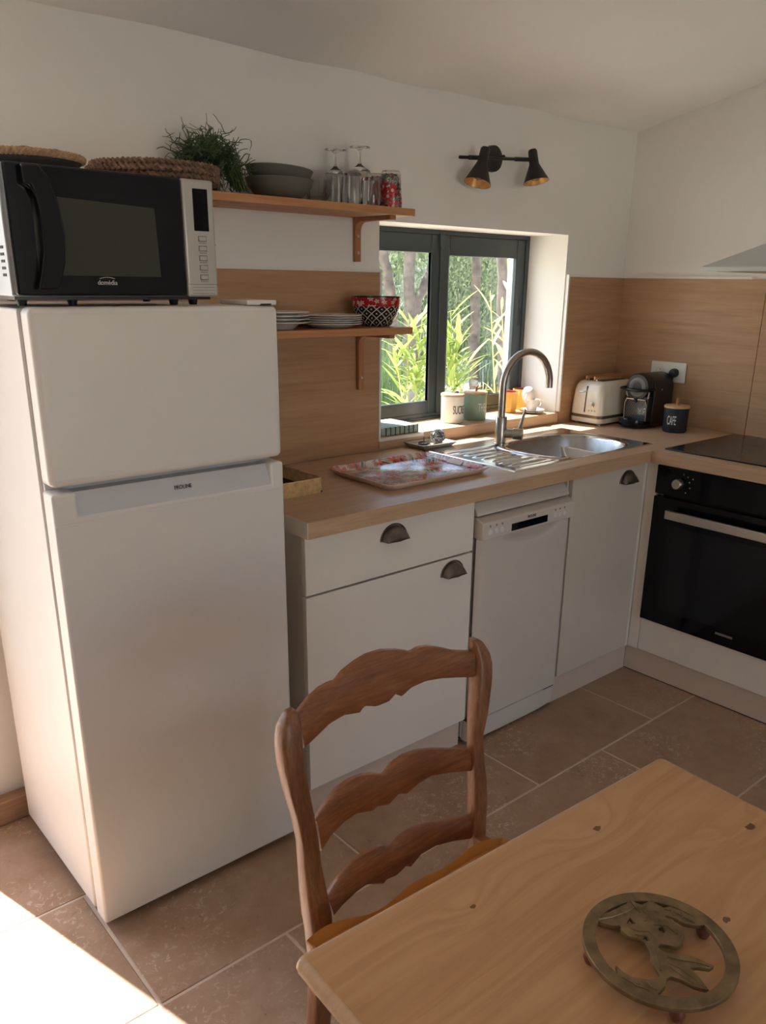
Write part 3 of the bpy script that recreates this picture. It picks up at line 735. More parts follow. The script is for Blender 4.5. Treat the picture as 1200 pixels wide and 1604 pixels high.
for dy, dz in ((-.032, .030), (-.04, .012), (-.044, -.008), (-.03, -.028), (-.052, .026), (-.015, .036)):
    b = MB(); b.box(-.6108, -.6098, -.737+dy-.0025, -.737+dy+.0025, .7985+dz-.0025, .7985+dz+.0025); b.build('dial_mark', M['ink_grey'], cp2)

hb = thing('hob', 'black glass hob set flush on the right worktop', 'hob', (-.3, -.95, HT))
b = MB(); b.box(-.556, -.045, -1.222, -.632, HT, HT+.005); hg = b.build('glass_plate', M['hob'], hb, bevel=.0015)
for cx_, cy_, r_ in ((-.42, -.78, .09), (-.17, -.78, .075), (-.42, -1.07, .075), (-.17, -1.07, .09)):
    b = MB(); b.lathe([(r_-.001, 0), (r_+.001, 0), (r_+.001, .0003), (r_-.001, .0003), (r_-.001, 0)], 48, (cx_, cy_, HT+.005)); b.build('ring_mark', M['ink_grey'], hb)

# cooker hood: shallow steel pyramid on the right wall
hd_ = thing('cooker_hood', 'pale steel pyramid cooker hood on the right wall', 'cooker hood', (-.25, -.95, 1.52))
b = MB(); x0, x1, y0, y1 = -.50, 0, -1.255, -.652; z0 = 1.522
b.box(x0, x1, y0, y1, z0, z0+.014); b.build('skirt', M['hood'], hd_, bevel=.001)
b = MB(); lo = [(x0+.002, y0+.002), (x1, y0+.002), (x1, y1-.002), (x0+.002, y1-.002)]; hi = [(-.27, -1.08), (0, -1.08), (0, -.83), (-.27, -.83)]
b.loft([[(x, y, z0+.014) for x, y in lo], [(x, y, z0+.12) for x, y in hi]]); b.build('canopy', M['hood'], hd_, smooth=20)
b = MB(); b.box(-.27, 0, -1.08, -.83, z0+.12, 2.28); b.build('chimney', M['hood'], hd_)
b = MB(); b.box(x0+.04, -.03, y0+.04, y1-.04, z0-.002, z0+.0005); b.build('filter', M['steel'], hd_)

# ------------------------------------------------------------------ fridge
FX0, FX1, FY, FT = -2.753, -2.217, -.624, 1.4185
fr = thing('fridge_freezer', 'white two door fridge freezer left of the worktop', 'fridge', ((FX0+FX1)/2, -.33, 0))
b = MB(); b.box(FX0, FX1, -.560, -.082, .03, FT-.004); b.build('body', M['appl'], fr, bevel=.004)
b = MB(); b.box(FX0+.006, FX1-.006, -.572, -.558, .05, FT-.01); b.build('door_seal', M['handle_grey'], fr)
def fdoor(name, z0, z1):
    b = MB(); b.box(FX0, FX1, FY, -.570, z0, z1); return b.build(name, M['appl'], fr, bevel=.014, seg=5)
fdoor('freezer_door', 1.080, FT)
for zz in (FT-.013, 1.093):
    b = MB(); b.box(FX0+.012, FX1-.012, FY-.001, FY+.02, zz, zz+.002); b.build('door_edge_line', M['applg'], fr)
# lower door with recessed grip: profile swept along x in three stretches
def ldoor():
    b = MB(); g0, g1 = FX0+.048, FX1-.035
    full = [(-.570, .025), (FY, .025), (FY, 1.020), (FY, 1.068), (-.570, 1.068)]
    b.poly([(x, FY, z) for x, z in ((FX0, .025), (FX1, .025), (FX1, 1.068), (g1, 1.068), (g1, 1.018), (g0, 1.018), (g0, 1.068), (FX0, 1.068))], (0, -.570-FY, 0))
    return b.build('fridge_door', M['appl'], fr, bevel=.006, seg=3)
fd = ldoor()
b = MB(); b.poly([(FX0+.046, FY+.003, 1.016), (FX0+.046, FY+.022, 1.064), (FX0+.046, -.572, 1.064), (FX0+.046, -.572, 1.016)], (FX1-FX0-.079, 0, 0)); b.build('grip_recess', M['handle_grey'], fd)
b = MB(); b.box(FX0, FX0+.046, FY-.0008, FY, .997, 1.000); b.box(FX0+.01, FX1-.01, FY-.0015, FY+.004, 1.003, 1.006); b.build('moulding_line', M['applg'], fd)
nrm = Vector((0, -.048, .019)).normalized()
text('PROLINE', .0125, 'logo', M['ink'], fd, frame((-2.47, FY+.0125-.0012, 1.042), (1, 0, 0), Vector((0, .019, .048)).normalized(), nrm), .85)
b = MB(); b.box(FX0+.01, FX1-.01, -.585, -.09, .012, .03); b.build('base', M['gap'], fr)
for x in (FX0+.03, FX1-.06):
    b = MB(); b.lathe([(0, 0), (.016, 0), (.016, .03), (0, .03)], 14, (x+.015, -.55, 0)); b.build('foot', M['rubber'], fr)
a0 = at(380, 478, 'y', -.60); b = MB(); b.box(a0.x+.0, a0.x+.075, -.62, -.50, FT+.001, FT+.011); hc = b.build('hinge_cover', M['applg'], fr, bevel=.002)
b = MB(); b.box(a0.x+.033, a0.x+.060, -.6208, -.615, FT, FT+.004); b.build('hinge_slot', M['gap'], hc)

# ------------------------------------------------------------------ microwave
MX0, MX1, MY, MZ0, MZ1 = -2.760, -2.350, -.600, 1.436, 1.661
mw = thing('microwave', 'black and silver microwave oven on top of the fridge', 'microwave', (-2.55, -.44, FT))
b = MB(); b.box(MX0, MX1, MY+.028, -.275, MZ0, MZ1); b.build('body', M['mwside'], mw, bevel=.003)
b = MB(); b.box(MX0+.004, MX1-.004, MY+.03, -.29, MZ0-.006, MZ0+.001); b.build('base_pan', M['blackpl'], mw)
for x in (MX0+.025, -2.64, MX1-.075, MX1-.03):
    b = MB(); b.lathe([(0, 0), (.008, 0), (.011, .014), (0, .014)], 12, (x, MY+.06, FT+.0005)); b.build('foot', M['rubber'], mw)
for x in (MX0+.025, MX1-.03):
    b = MB(); b.lathe([(0, 0), (.008, 0), (.011, .014), (0, .014)], 12, (x, -.31, FT+.0005)); b.build('foot', M['rubber'], mw)
XP = -2.4205
b = MB(); b.box(MX0+.002, XP-.001, MY, MY+.028, MZ0+.002, MZ1); md = b.build('door', M['blackgloss'], mw, bevel=.004)
w0 = at(45, 300, 'y', MY); w1 = at(252, 427, 'y', MY)
b = MB(); b.poly([(w0.x, MY-.0006, MZ0+.038), (w1.x, MY-.0006, MZ0+.038), (w1.x-.004, MY-.0006, MZ0+.165), (w0.x+.004, MY-.0006, MZ0+.175)], (0, .002, 0)); b.build('door_window', M['mwglass'], md)
# bowed grip: crescent band standing proud of the glass
outer = [(33, 254), (60, 256), (78, 278), (93, 318), (103, 365), (104, 410), (99, 440), (95, 455)]
inner = [(62, 455), (66, 430), (69, 390), (66, 345), (58, 310), (47, 290), (38, 288)]
P = [at(x, y, 'y', MY-.022) for x, y in outer+inner]
b = MB(); b.poly([(p.x, MY-.022, min(p.z, MZ1-.002)) for p in P], (0, .022, 0)); b.build('handle', M['blackgloss'], md, bevel=.006, seg=3, smooth=50)
text('domédia', .0125, 'logo', M['ink_silver'], md, front_y(-2.590, MY-.0005, MZ0+.026), .9)
b = MB(); b.tube([(-2.605+.030*k/8, MY-.0005, MZ0+.0335+.0025*math.sin(PI*k/8)) for k in range(9)], .0006, 6); b.build('logo_arc', M['ink_silver'], md)
b = MB(); b.box(XP, MX1, MY, MY+.028, MZ0, MZ1); pn = b.build('control_panel', M['mwsteel'], mw, bevel=.005, seg=3)
xc = (XP+MX1)/2+.004
b = MB(); b.box(xc-.017, xc+.017, MY-.001, MY+.004, MZ0+.128, MZ0+.208); b.build('display', M['blackglass'], pn, bevel=.0015)
for k in range(5):
    zz = MZ0+.1135-.0187*k
    b = MB(); b.box(xc-.0095, xc+.0095, MY-.0012, MY+.002, zz-.0055, zz+.0055); bt = b.build('button_rim', M['ink_grey'], pn, bevel=.001)
    b = MB(); b.box(xc-.0085, xc+.0085, MY-.0022, MY+.002, zz-.0045, zz+.0045); b.build('button', M['mwsteel'], pn, bevel=.0015)
    b = MB(); b.box(xc-.0085, xc+.0085, MY-.0004, MY+.001, zz-.0092, zz-.0078); b.build('button_caption', M['ink_grey'], pn)
b = MB(); b.box(XP+.001, MX1-.001, MY-.0004, MY+.001, MZ0+.0245, MZ0+.0255)
for k in range(3): b.box(XP+.012, MX1-.008, MY-.0003, MY+.001, MZ0+.0185-.006*k, MZ0+.0193-.006*k)
b.build('opening_panel_lines', M['ink_grey'], pn)
for k in range(5):   # vents on the left side
    b = MB(); b.box(MX0-.0008, MX0+.001, -.555, -.535, MZ0+.035+.012*k, MZ0+.040+.012*k); b.build('vent', M['gap'], mw)

# ------------------------------------------------------------------ on the microwave: basket and mats
def braid_ring(b, cx, cy, z, rx, ry, r, n, amp, seed=0):
    random.seed(seed)
    for s_ in range(3):
        pts = []; N = n*3
        for k in range(N+1):
            a = 2*PI*k/N; ph = a*n/2+s_*2*PI/3
            rr = amp*math.sin(ph); zz = amp*.9*math.sin(2*ph)
            pts.append((cx+(rx+rr)*math.cos(a), cy+(ry+rr)*math.sin(a), z+zz+random.uniform(-.0007, .0007)))
        b.tube(pts, r, 5, cap=False)
mt = thing('placemat_stack', 'stack of dark braided seagrass placemats on the microwave', 'placemats', (-2.392, -.43, MZ1+.001))
for k, (rx, ry, zc, dx) in enumerate(((.128, .13, .007, .002), (.132, .135, .019, -.002), (.128, .13, .030, .003))):
    b = MB()
    for q_ in range(5):
        f_ = 1-.19*q_
        braid_ring(b, -2.392+dx, -.425, MZ1+.0025+zc, rx*f_, ry*f_, .0042, int(46*f_), .0042, k*7+q_)
    b.lathe([(0, -.003), (.02, -.003), (.02, .003), (0, .003)], 12, (-2.392+dx, -.425, MZ1+.0025+zc))
    b.build('placemat', M['seagrass'], mt)
bk = thing('basket', 'dark shallow basket with a thick jute rope rim on the microwave', 'basket', (-2.645, -.42, MZ1+.001))
b = MB(); cx_, cy_ = -2.660, -.44
b.lathe([(0, 0), (.070, 0), (.085, .004), (.098, .016), (.102, .024), (.094, .023), (.080, .008), (.066, .004), (0, .004)], 40, (cx_, cy_, MZ1+.002)); b.build('bowl', M['fabric_dark'], bk)
b = MB()
for s_ in range(3):
    pts = [(cx_+(.101+.004*math.cos(26*a+s_*2.094))*math.cos(a), cy_+(.101+.004*math.cos(26*a+s_*2.094))*math.sin(a), MZ1+.027+.0035*math.sin(26*a+s_*2.094)) for a in [2*PI*k/160 for k in range(161)]]
    b.tube(pts, .0042, 6, cap=False)
b.build('rope_rim', M['rope'], bk)
b = MB(); 
pts = [(cx_+.085*math.cos(a), cy_+.085*math.sin(a), MZ1+.029+.003*math.sin(9*a)) for a in [2*PI*k/80 for k in range(81)]]
b.tube(pts, .0055, 6, cap=False); b.build('inner_braid', M['seagrass'], bk)

# ------------------------------------------------------------------ wall shelves
def wall_shelf(z, label, x0, xb, legdown, screws):
    sh = thing('wall_shelf', label, 'shelf', (-1.8, -.11, z))
    b = MB(); b.box(x0, -1.434, -.205, -.0165 if z < 1.5 else -.001, z-.0215, z); b.build('board', M['shelf'], sh, bevel=.0015)
    for xx in xb:
        b = MB(); w = .012; zt = z-.0215; y0 = -.0165 if z < 1.5 else -.001; r = .028; th = .013
        prof = [(y0, zt-legdown), (y0, zt-r)]
        prof = [(y0, zt-legdown)] + [(y0, zt)] + [(-.185, zt), (-.185, zt-th)]
        for k in range(7):
            a = PI/2*k/6; prof.append((y0-th-r+r*math.sin(a), zt-th-r+r*math.cos(a)))
        prof.append((y0-th, zt-legdown))
        b.poly([(xx-w, y, zz) for y, zz in prof], (2*w, 0, 0)); br = b.build('bracket', M['brk'], sh, bevel=.0015, smooth=35)
        for dz in screws:
            b = MB(); b.lathe([(0, .0005), (.0018, .0015), (.0045, .002), (.0055, 0)], 14, (0, 0, 0), frame((xx, y0-th, zt-dz), (1, 0, 0), (0, 0, 1), (0, -1, 0))); b.build('screw', M['steel'], br)
    return sh
wall_shelf(1.684, 'upper reddish pine wall shelf with glasses and bowls', -2.42, (-1.507, -2.12), .132, (.055, .105))
wall_shelf(1.334, 'lower reddish pine wall shelf with plates', -2.20, (-1.505,), .19, (.15,))

# trailing plant on the upper shelf
pl_ = thing('potted_plant', 'trailing mistletoe cactus in a small dark pot on the upper shelf', 'plant', (-2.10, -.105, 1.684))
b = MB(); b.lathe([(0, 0), (.040, 0), (.052, .075), (.054, .078), (.048, .078), (.046, .066), (0, .064)], 28, (-2.105, -.105, 1.6845)); b.build('pot', M['blackpl'], pl_)
b = MB(); b.lathe([(0, 0), (.046, 0)], 20, (-2.105, -.105, 1.750)); b.build('soil', M['soil'], pl_)
random.seed(11); b = MB(); c0 = Vector((-2.082, -.105, 1.758))
def frond(p, d, n, r, b, lvl=0):
    pts = [p.copy()]
    for k in range(n):
        d = (d+Vector((random.gauss(0, .42), random.gauss(0, .42), random.gauss(-.08, .38)))).normalized()
        q_ = pts[-1]+d*.011
        if q_.y > -.008: q_.y = -.008; d.y = -abs(d.y)
        if q_.x > -1.974: q_.x = -1.974; d.x = -abs(d.x)
        pts.append(q_)
        if lvl < 2 and random.random() < .24 and k > 1: frond(q_, (d+Vector((random.gauss(0, .8), random.gauss(0, .8), random.gauss(0, .6)))).normalized(), random.randint(2, 5), r*.8, b, lvl+1)
    b.tube(pts, [r*(1-.45*i/len(pts)) for i in range(len(pts))], 4)
for k in range(520):
    a = random.uniform(0, 2*PI); el = random.uniform(-.1, 1.3)
    d = Vector((math.cos(a)*math.cos(el)*1.15, math.sin(a)*math.cos(el), math.sin(el)))
    frond(c0+Vector((random.gauss(0, .034), random.gauss(0, .022), random.uniform(-.02, .028))), d, random.randint(3, 7), .0016, b)
for k in range(60):   # pendent strands
    a = random.uniform(-.9, 1.2); p = c0+Vector((.035+.03*random.random(), -.04+.04*random.random(), .0))
    pts = [p]; 
    for i in range(random.randint(6, 12)): pts.append(pts[-1]+Vector((random.gauss(.002, .003), random.gauss(-.003, .002), -.009+random.gauss(0, .003))))
    if pts[-1].y > -.215:
        pts = [v for v in pts if v.z > 1.69]
    if len(pts) > 2: b.tube(pts, .0014, 4)
st = b.build('stems', M['stemgreen'], pl_, smooth=0); st['kind'] = 'stuff'
b = MB()   # two long strands hanging behind the microwave
for (xs, zb) in ((-2.158, 1.55), (-2.166, 1.44)):
    pts = [Vector((xs+.004*math.sin(k), -.215, 1.70-(1.70-zb)*k/14)) for k in range(15)]
    b.tube([Vector((xs, -.15, 1.765)), Vector((xs, -.195, 1.735))]+pts, .0011, 4)
    for k in (-1, -3): b.tube([pts[k], pts[k]+Vector((.008, -.004, -.004)), pts[k]+Vector((.016, -.006, .005))], .0010, 4)
b.build('hanging_strand', M['stemgreen'], pl_, smooth=0)

# grey bowls
def lathe_thing(name, prof, mat, label, cat, loc, group=None, seg=40, M_=None, sx=1, sy=1, **k):
    b = MB(); b.lathe(prof, seg, (0, 0, 0), M_, sx, sy); o = b.build(name, mat, None, **k); o.location = loc; return tag(o, label, cat, group)
zs = 1.6845
lathe_thing('bowl', [(0, 0), (.044, 0), (.066, .012), (.084, .034), (.0905, .053), (.0875, .055), (.080, .036), (.062, .016), (.040, .006), (0, .005)], M['grey_cer'], 'grey stoneware bowl standing on the upper shelf', 'bowl', (-1.866, -.112, zs), sx=1.1, sy=1.0)
Mt = Matrix.Rotation(R(3), 4, 'Y')
lathe_thing('bowl', [(0, 0), (.040, 0), (.060, .014), (.080, .036), (.0885, .056), (.0855, .058), (.077, .039), (.056, .018), (.036, .006), (0, .005)], M['grey_cer'], 'grey stoneware bowl nested in the other, uppermost', 'bowl', (-1.868, -.112, zs+.0235), M_=Mt, sx=1.1, sy=1.0)
# faceted glass bowls (two nested)
def facet_bowl(z, lab):
    lathe_thing('glass_bowl', [(0, 0), (.030, 0), (.034, .012), (.046, .028), (.052, .048), (.058, .070), (.0565, .070), (.050, .048), (.044, .030), (.031, .014), (.027, .005), (0, .005)], M['glassware'], lab, 'bowl', (-1.716, -.085, z), group='faceted glass bowls on the upper shelf', seg=12, smooth=10, sx=.86, sy=.86)
facet_bowl(zs, 'faceted clear glass bowl, lower of the nested pair on the shelf')
facet_bowl(zs+.0165, 'faceted clear glass bowl, upper of the nested pair on the shelf')
def goblet(x, y, s, lab):
    h = .158*s
    prof = [(0, h), (.031, h-.0005), (.032, h-.003), (.012, h-.006), (.0045, h-.012), (.0045, h-.045), (.010, h-.052), (.030*s, h-.066), (.036*s, h-.085), (.037*s, h-.11), (.034*s, .004), (.033*s, 0), (.0325*s, .001), (.0355*s, h-.11), (.0345*s, h-.088), (.028*s, h-.070), (0, h-.060)]
    lathe_thing('wine_glass', prof, M['glassware'], lab, 'glass', (x, y, zs), group='stemmed glasses upside down on the upper shelf')
goblet(-1.632, -.062, 1.0, 'stemmed wine glass upside down, the left one on the shelf')
goblet(-1.556, -.083, 1.08, 'stemmed wine glass upside down, the right and taller one')
def tumbler(x, y, lab, mat, name='tumbler', h=.085, r=.033, r2=.029):
    prof = [(0, h), (r2-.003, h), (r2, h-.004), (r, .002), (r-.001, 0), (r-.003, .001), (r2-.004, h-.010), (0, h-.012)]
    lathe_thing(name, prof, mat, lab, 'glass', (x, y, zs), seg=14 if mat is M['glassware'] else 36)
tumbler(-1.645, -.158, 'clear glass tumbler upside down in front of the left wine glass', M['glassware'])
tumbler(-1.574, -.160, 'clear ribbed tumbler upside down in front of the right wine glass', M['glassware'], h=.078)
tumbler(-1.492, -.155, 'tumbler printed with red flowers, nearest the shelf end', M['tumbler'], h=.104, r=.036, r2=.0295)
tumbler(-1.476, -.070, 'tumbler printed with red flowers, standing behind the first one', M['tumbler'], h=.104, r=.036, r2=.0295)

# lower shelf crockery
zl = 1.3345
for k in range(4):
    lathe_thing('plate', [(0, 0), (.045, 0), (.060, .014), (.092, .020), (.092, .022), (.058, .0165), (.044, .004), (0, .004)], M['plate'],
                ['deep white plate, lowest of the stack beside the fridge', 'deep white plate, second from the bottom beside the fridge', 'deep white plate, third from the bottom beside the fridge', 'deep white plate, topmost of the stack beside the fridge'][k], 'plate', (-1.885, -.112, zl+.0095*k), group='deep plates on the lower shelf')
for k in range(5):
    lathe_thing('plate', [(0, 0), (.060, 0), (.070, .006), (.100, .0125), (.1005, .0145), (.068, .0085), (.058, .003), (0, .003)], M['plate'],
                ['flat white plate, lowest of the wide stack', 'flat white plate, second from the bottom of the wide stack', 'flat white plate, in the middle of the wide stack', 'flat white plate, second from the top of the wide stack', 'flat white plate, topmost of the wide stack'][k], 'plate', (-1.693, -.108, zl+.0062*k), group='flat plates on the lower shelf')
lathe_thing('bowl', [(0, 0), (.042, 0), (.052, .006), (.070, .036), (.0785, .066), (.0795, .092), (.0765, .092), (.075, .066), (.067, .038), (.048, .009), (0, .006)], M['bowl'], 'deep bowl with red flowered rim and black diamond pattern', 'bowl', (-1.508, -.108, zl), seg=48)

# ------------------------------------------------------------------ wall lamp
lm = thing('wall_lamp', 'black twin spot wall lamp above the window', 'wall lamp', (-.88, 0, 1.89))
b = MB(); b.lathe([(0, .018), (.038, .018), (.043, .014), (.044, 0)], 36, (0, 0, 0), frame((-.885, 0, 1.893), (1, 0, 0), (0, 0, 1), (0, -1, 0))); b.build('wall_plate', M['black'], lm)
b = MB(); b.tube([(-.885, -.015, 1.893), (-.885, -.06, 1.893)], .008, 12)
A0 = at(720, 246, 'y', -.06); A1 = at(829, 250, 'y', -.06)
bp = lambda f: tuple(A0.lerp(A1, f))
b.tube([bp(0), bp(1)], .0055, 10); b.tube([bp(.13), bp(.32)], .0075, 10); b.tube([bp(.79), bp(1)], .0075, 10)
b.build('bar', M['black'], lm)
def spot(px_top, px_bot, rot_px, yoff):
    T = at(*px_top, 'y', yoff); Bm = at(*px_bot, 'y', yoff+rot_px)
    ax = (Bm-T).normalized(); L = (Bm-T).length
    xx = ax.orthogonal().normalized(); yy = ax.cross(xx)
    Mx = frame(T, xx, yy, ax)
    b = MB(); b.lathe([(0, 0), (.013, .001), (.0165, .006), (.0175, .045), (.018, .052), (.047, L), (.0462, L), (.0172, .056), (0, .052)], 32, (0, 0, 0), Mx); s = b.build('shade', M['black'], lm)
    b = MB(); b.lathe([(.0168, .058), (.0455, L-.0005)], 32, (0, 0, 0), Mx); b.build('gilt_lining', M['gold'], s)
    b = MB(); b.lathe([(0, .052), (.010, .055), (.012, .068), (.018, .082), (.0195, .092), (.014, .104), (0, .110)], 16, (0, 0, 0), Mx); b.build('bulb', M['glassware'], s)
    b = MB(); b.lathe([(0, .06), (.004, .062), (.005, .09), (0, .094)], 8, (0, 0, 0), Mx); b.build('filament', M['white_cer'], s)
spot((761, 231), (748, 287), -.004, -.075); spot((834, 234), (840, 285), -.026, -.062)

# ------------------------------------------------------------------ socket with plug
sk2 = thing('wall_socket', 'white double wall socket above the coffee machine', 'socket', (-.012, -.285, 1.12))
b = MB(); b.box(-.022, -.012, -.368, -.203, 1.078, 1.162); b.build('face_plate', M['trim'], sk2, bevel=.003)
for yk in (-.249, -.322):
    b = MB(); b.lathe([(.0215, .0), (.0225, .002), (.020, .0025), (.019, -.003), (0, -.003)], 28, (0, 0, 0), frame((-.022, yk, 1.119), (0, -1, 0), (0, 0, 1), (-1, 0, 0))); b.build('socket_ring', M['white_cer'], sk2)
b = MB(); b.box(-.0235, -.018, -.2505, -.2475, 1.128, 1.131); b.build('earth_pin', M['gap'], sk2)
pg = thing('plug', 'round black plug with cable in the right hand socket', 'plug', (-.03, -.322, 1.119))
b = MB(); b.lathe([(0, .028), (.015, .028), (.0185, .022), (.019, 0), (0, 0)], 24, (0, 0, 0), frame((-.0195, -.322, 1.119), (0, -1, 0), (0, 0, 1), (-1, 0, 0))); b.build('plug_body', M['blackpl'], pg)
b = MB(); b.tube([(-.035, -.322, 1.104), (-.034, -.318, 1.085), (-.026, -.312, 1.06), (-.022, -.30, .99), (-.024, -.29, .915), (-.05, -.29, .905)], .0032, 8); b.build('cable', M['blackpl'], pg)

# ------------------------------------------------------------------ toaster
TX0, TX1, TY0, TY1 = -.338, -.070, -.185, -.020
ts = thing('toaster', 'cream retro toaster with wooden warming rails in the corner', 'toaster', (-.2, -.1, HT))
def rr_sec(x0, x1, y0, y1, r, z, n=5):
    out = []
    for cx_, cy_, a0 in ((x1-r, y1-r, 0), (x0+r, y1-r, 90), (x0+r, y0+r, 180), (x1-r, y0+r, 270)):
        for k in range(n+1):
            a = R(a0+90*k/n); out.append((cx_+r*math.cos(a), cy_+r*math.sin(a), z))
    return out
def body(b, x0, x1, y0, y1, r, rows):
    b.loft([rr_sec(x0+i, x1-i, y0+i, y1-i, max(r-i*.3, .004), z) for z, i in rows])
b = MB(); body(b, TX0, TX1, TY0, TY1, .028, [(.908, .006), (.911, .001), (.930, 0)]); b.build('base', M['cream'], ts)
b = MB(); body(b, TX0, TX1, TY0, TY1, .028, [(.930, .0015), (.943, .0015)]); b.build('band', M['brown'], ts)
b = MB(); body(b, TX0, TX1, TY0, TY1, .028, [(.943, 0), (1.0, .003), (1.045, .007), (1.066, .013), (1.078, .022), (1.083, .034)]); tb = b.build('shell', M['cream'], ts, smooth=60)
for y in (-.135, -.070):
    b = MB(); b.box(TX0+.05, TX1-.05, y-.012, y+.012, 1.0825, 1.0845); b.build('bread_slot', M['gap'], ts)
for y in (-.118, -.076):
    b = MB(); b.box(TX0+.028, TX1-.035, y-.004, y+.004, 1.088, 1.103); rl = b.build('warming_rail', M['shelf'], ts, bevel=.0015)
    b = MB(); b.box(TX0+.045, TX0+.052, y-.002, y+.002, 1.080, 1.090); b.box(TX1-.055, TX1-.048, y-.002, y+.002, 1.080, 1.090); b.build('rail_post', M['steel'], rl)
xf = TX0-.0005
b = MB(); b.poly([(TX0+.0035, -.0995, .953), (TX0+.0035, -.103, .953), (TX0+.0130, -.103, 1.062), (TX0+.0130, -.0995, 1.062)], (-.0065, 0, 0)); b.build('lever_slot', M['gap'], ts)
b = MB(); b.tube([(TX0+.005, -.100, 1.040), (TX0-.012, -.098, 1.040)], .003, 8); b.tube([(TX0-.012, -.098, 1.040), (TX0-.014, -.078, 1.038)], .004, 8); b.build('lever', M['steel'], ts)
b = MB(); b.lathe([(0, .016), (.008, .016), (.009, .009), (.0115, .008), (.012, 0)], 24, (0, 0, 0), frame((TX0+.003, -.137, .987), (0, -1, 0), (0, 0, 1), (-1, 0, 0))); b.build('browning_knob', M['steel'], ts)
for k in range(3):
    b = MB(); b.lathe([(0, .004), (.0035, .004), (.0048, 0)], 12, (0, 0, 0), frame((TX0+.0022, -.122-.015*k, .962), (0, -1, 0), (0, 0, 1), (-1, 0, 0))); b.build('button', M['steel'], ts)
for x in (TX0+.03, TX1-.03):
    for y in (TY0+.025, TY1-.025):
        b = MB(); b.lathe([(0, 0), (.007, 0), (.008, .010), (0, .010)], 12, (x, y, HT)); b.build('foot', M['cream'], ts)
b = MB(); b.tube([(TX1-.01, -.05, 1.05), (TX1+.02, -.04, 1.075), (TX1+.045, -.10, 1.05), (TX1+.05, -.13, .99), (TX1+.05, -.13, .91)], .0032, 8); b.build('cable', M['blackpl'], ts)

# ------------------------------------------------------------------ capsule coffee machine
CX0, CX1, CY0, CY1 = -.225, -.045, -.338, -.213
cm = thing('coffee_machine', 'small black capsule coffee machine under the wall socket', 'coffee machine', (-.14, -.275, HT))
yc = (CY0+CY1)/2; hw = (CY1-CY0)/2
# body: arched section swept along x
sec = []
for k in range(15):
    a = PI*k/14; sec.append((yc+hw*math.cos(a), 1.064+.060*math.sin(a)))
sec += [(CY0, .902), (CY1, .902)]
b = MB(); b.poly([(CX0+.035, y, z) for y, z in sec], (CX1-CX0-.035, 0, 0)); b.build('body', M['blackpl'], cm, bevel=.003, smooth=45)
b = MB(); b.lathe([(0, 0), (.052, 0), (.056, .008), (.0565, .040), (0, .040)], 36, (0, 0, 0), frame((CX0, yc, 1.068), (0, -1, 0), (0, 0, 1), (1, 0, 0))); hdm = b.build('brew_head', M['blackpl'], cm)
b = MB(); b.lathe([(.022, 0), (.030, .004), (.040, 0)], 30, (0, 0, 0), frame((CX0-.001, yc, 1.068), (0, -1, 0), (0, 0, 1), (-1, 0, 0))); b.build('head_ring', M['ink_grey'], hdm)
b = MB(); b.tube([(CX0+.03, CY1+.004, 1.062), (CX0-.014, CY1+.004, 1.060), (CX0-.024, yc+.03, 1.058), (CX0-.026, yc, 1.058), (CX0-.024, yc-.03, 1.058), (CX0-.014, CY0-.003, 1.060), (CX0+.03, CY0-.003, 1.062)], .0062, 10); b.build('locking_lever', M['blackgloss'], cm)
b = MB(); b.box(CX0+.004, CX0+.04, CY0+.006, CY1-.006, .925, 1.03); b.build('front_column', M['blackpl'], cm)
b = MB(); 
for k in range(9):
    for j in range(11):
        y = CY0+.018+k*.0108+(.0054 if j % 2 else 0); z = .944+j*.0066
        b.box(CX0+.0015, CX0+.005, y-.0024, y+.0024, z-.0019, z+.0019)
g_ = b.build('grille', M['grille'], cm, smooth=0)
b = MB(); b.tube([(CX0+.002, CY0+.010, .930), (CX0+.001, CY0+.010, .998), (CX0, CY0+.018, 1.018), (CX0, CY1-.018, 1.018), (CX0+.001, CY1-.010, .998), (CX0+.002, CY1-.010, .930)], .0028, 8); b.build('chrome_frame', M['steel'], cm)
for q0, q1 in (((CX0+.004, yc+.042, 1.025), (CX0, yc+.05, 1.045)), ((CX0+.004, yc-.055, 1.025), (CX0+.004, yc-.058, 1.055))):
    b = MB(); b.tube([q0, q1], .003, 8); b.build('head_stay', M['steel'], cm)
b = MB(); dt = []
for z, s_ in ((.902, .7), (.908, .95), (.926, 1.0), (.930, .97)):
    dt.append([(CX0+.03-(.095*s_)*math.sin(PI*k/16)**.6, yc+hw*.95*math.cos(PI*k/16), z+(.014*math.sin(PI*k/16) if z > .92 else .004*math.sin(PI*k/16))) for k in range(17)])
b.loft(dt); b.build('drip_tray', M['blackgloss'], cm)
b = MB(); b.lathe([(0, 0), (.011, 0), (.006, -.02), (0, -.02)], 12, (CX0+.0, yc, 1.025)); b.build('spout', M['blackpl'], cm)
b = MB(); b.lathe([(0, .001), (.0025, .001), (.003, 0)], 10, (0, 0, 0), frame((-.135, CY0-.0002, 1.058), (1, 0, 0), (0, 0, 1), (0, -1, 0))); b.build('power_light', M['ink_white'], cm)

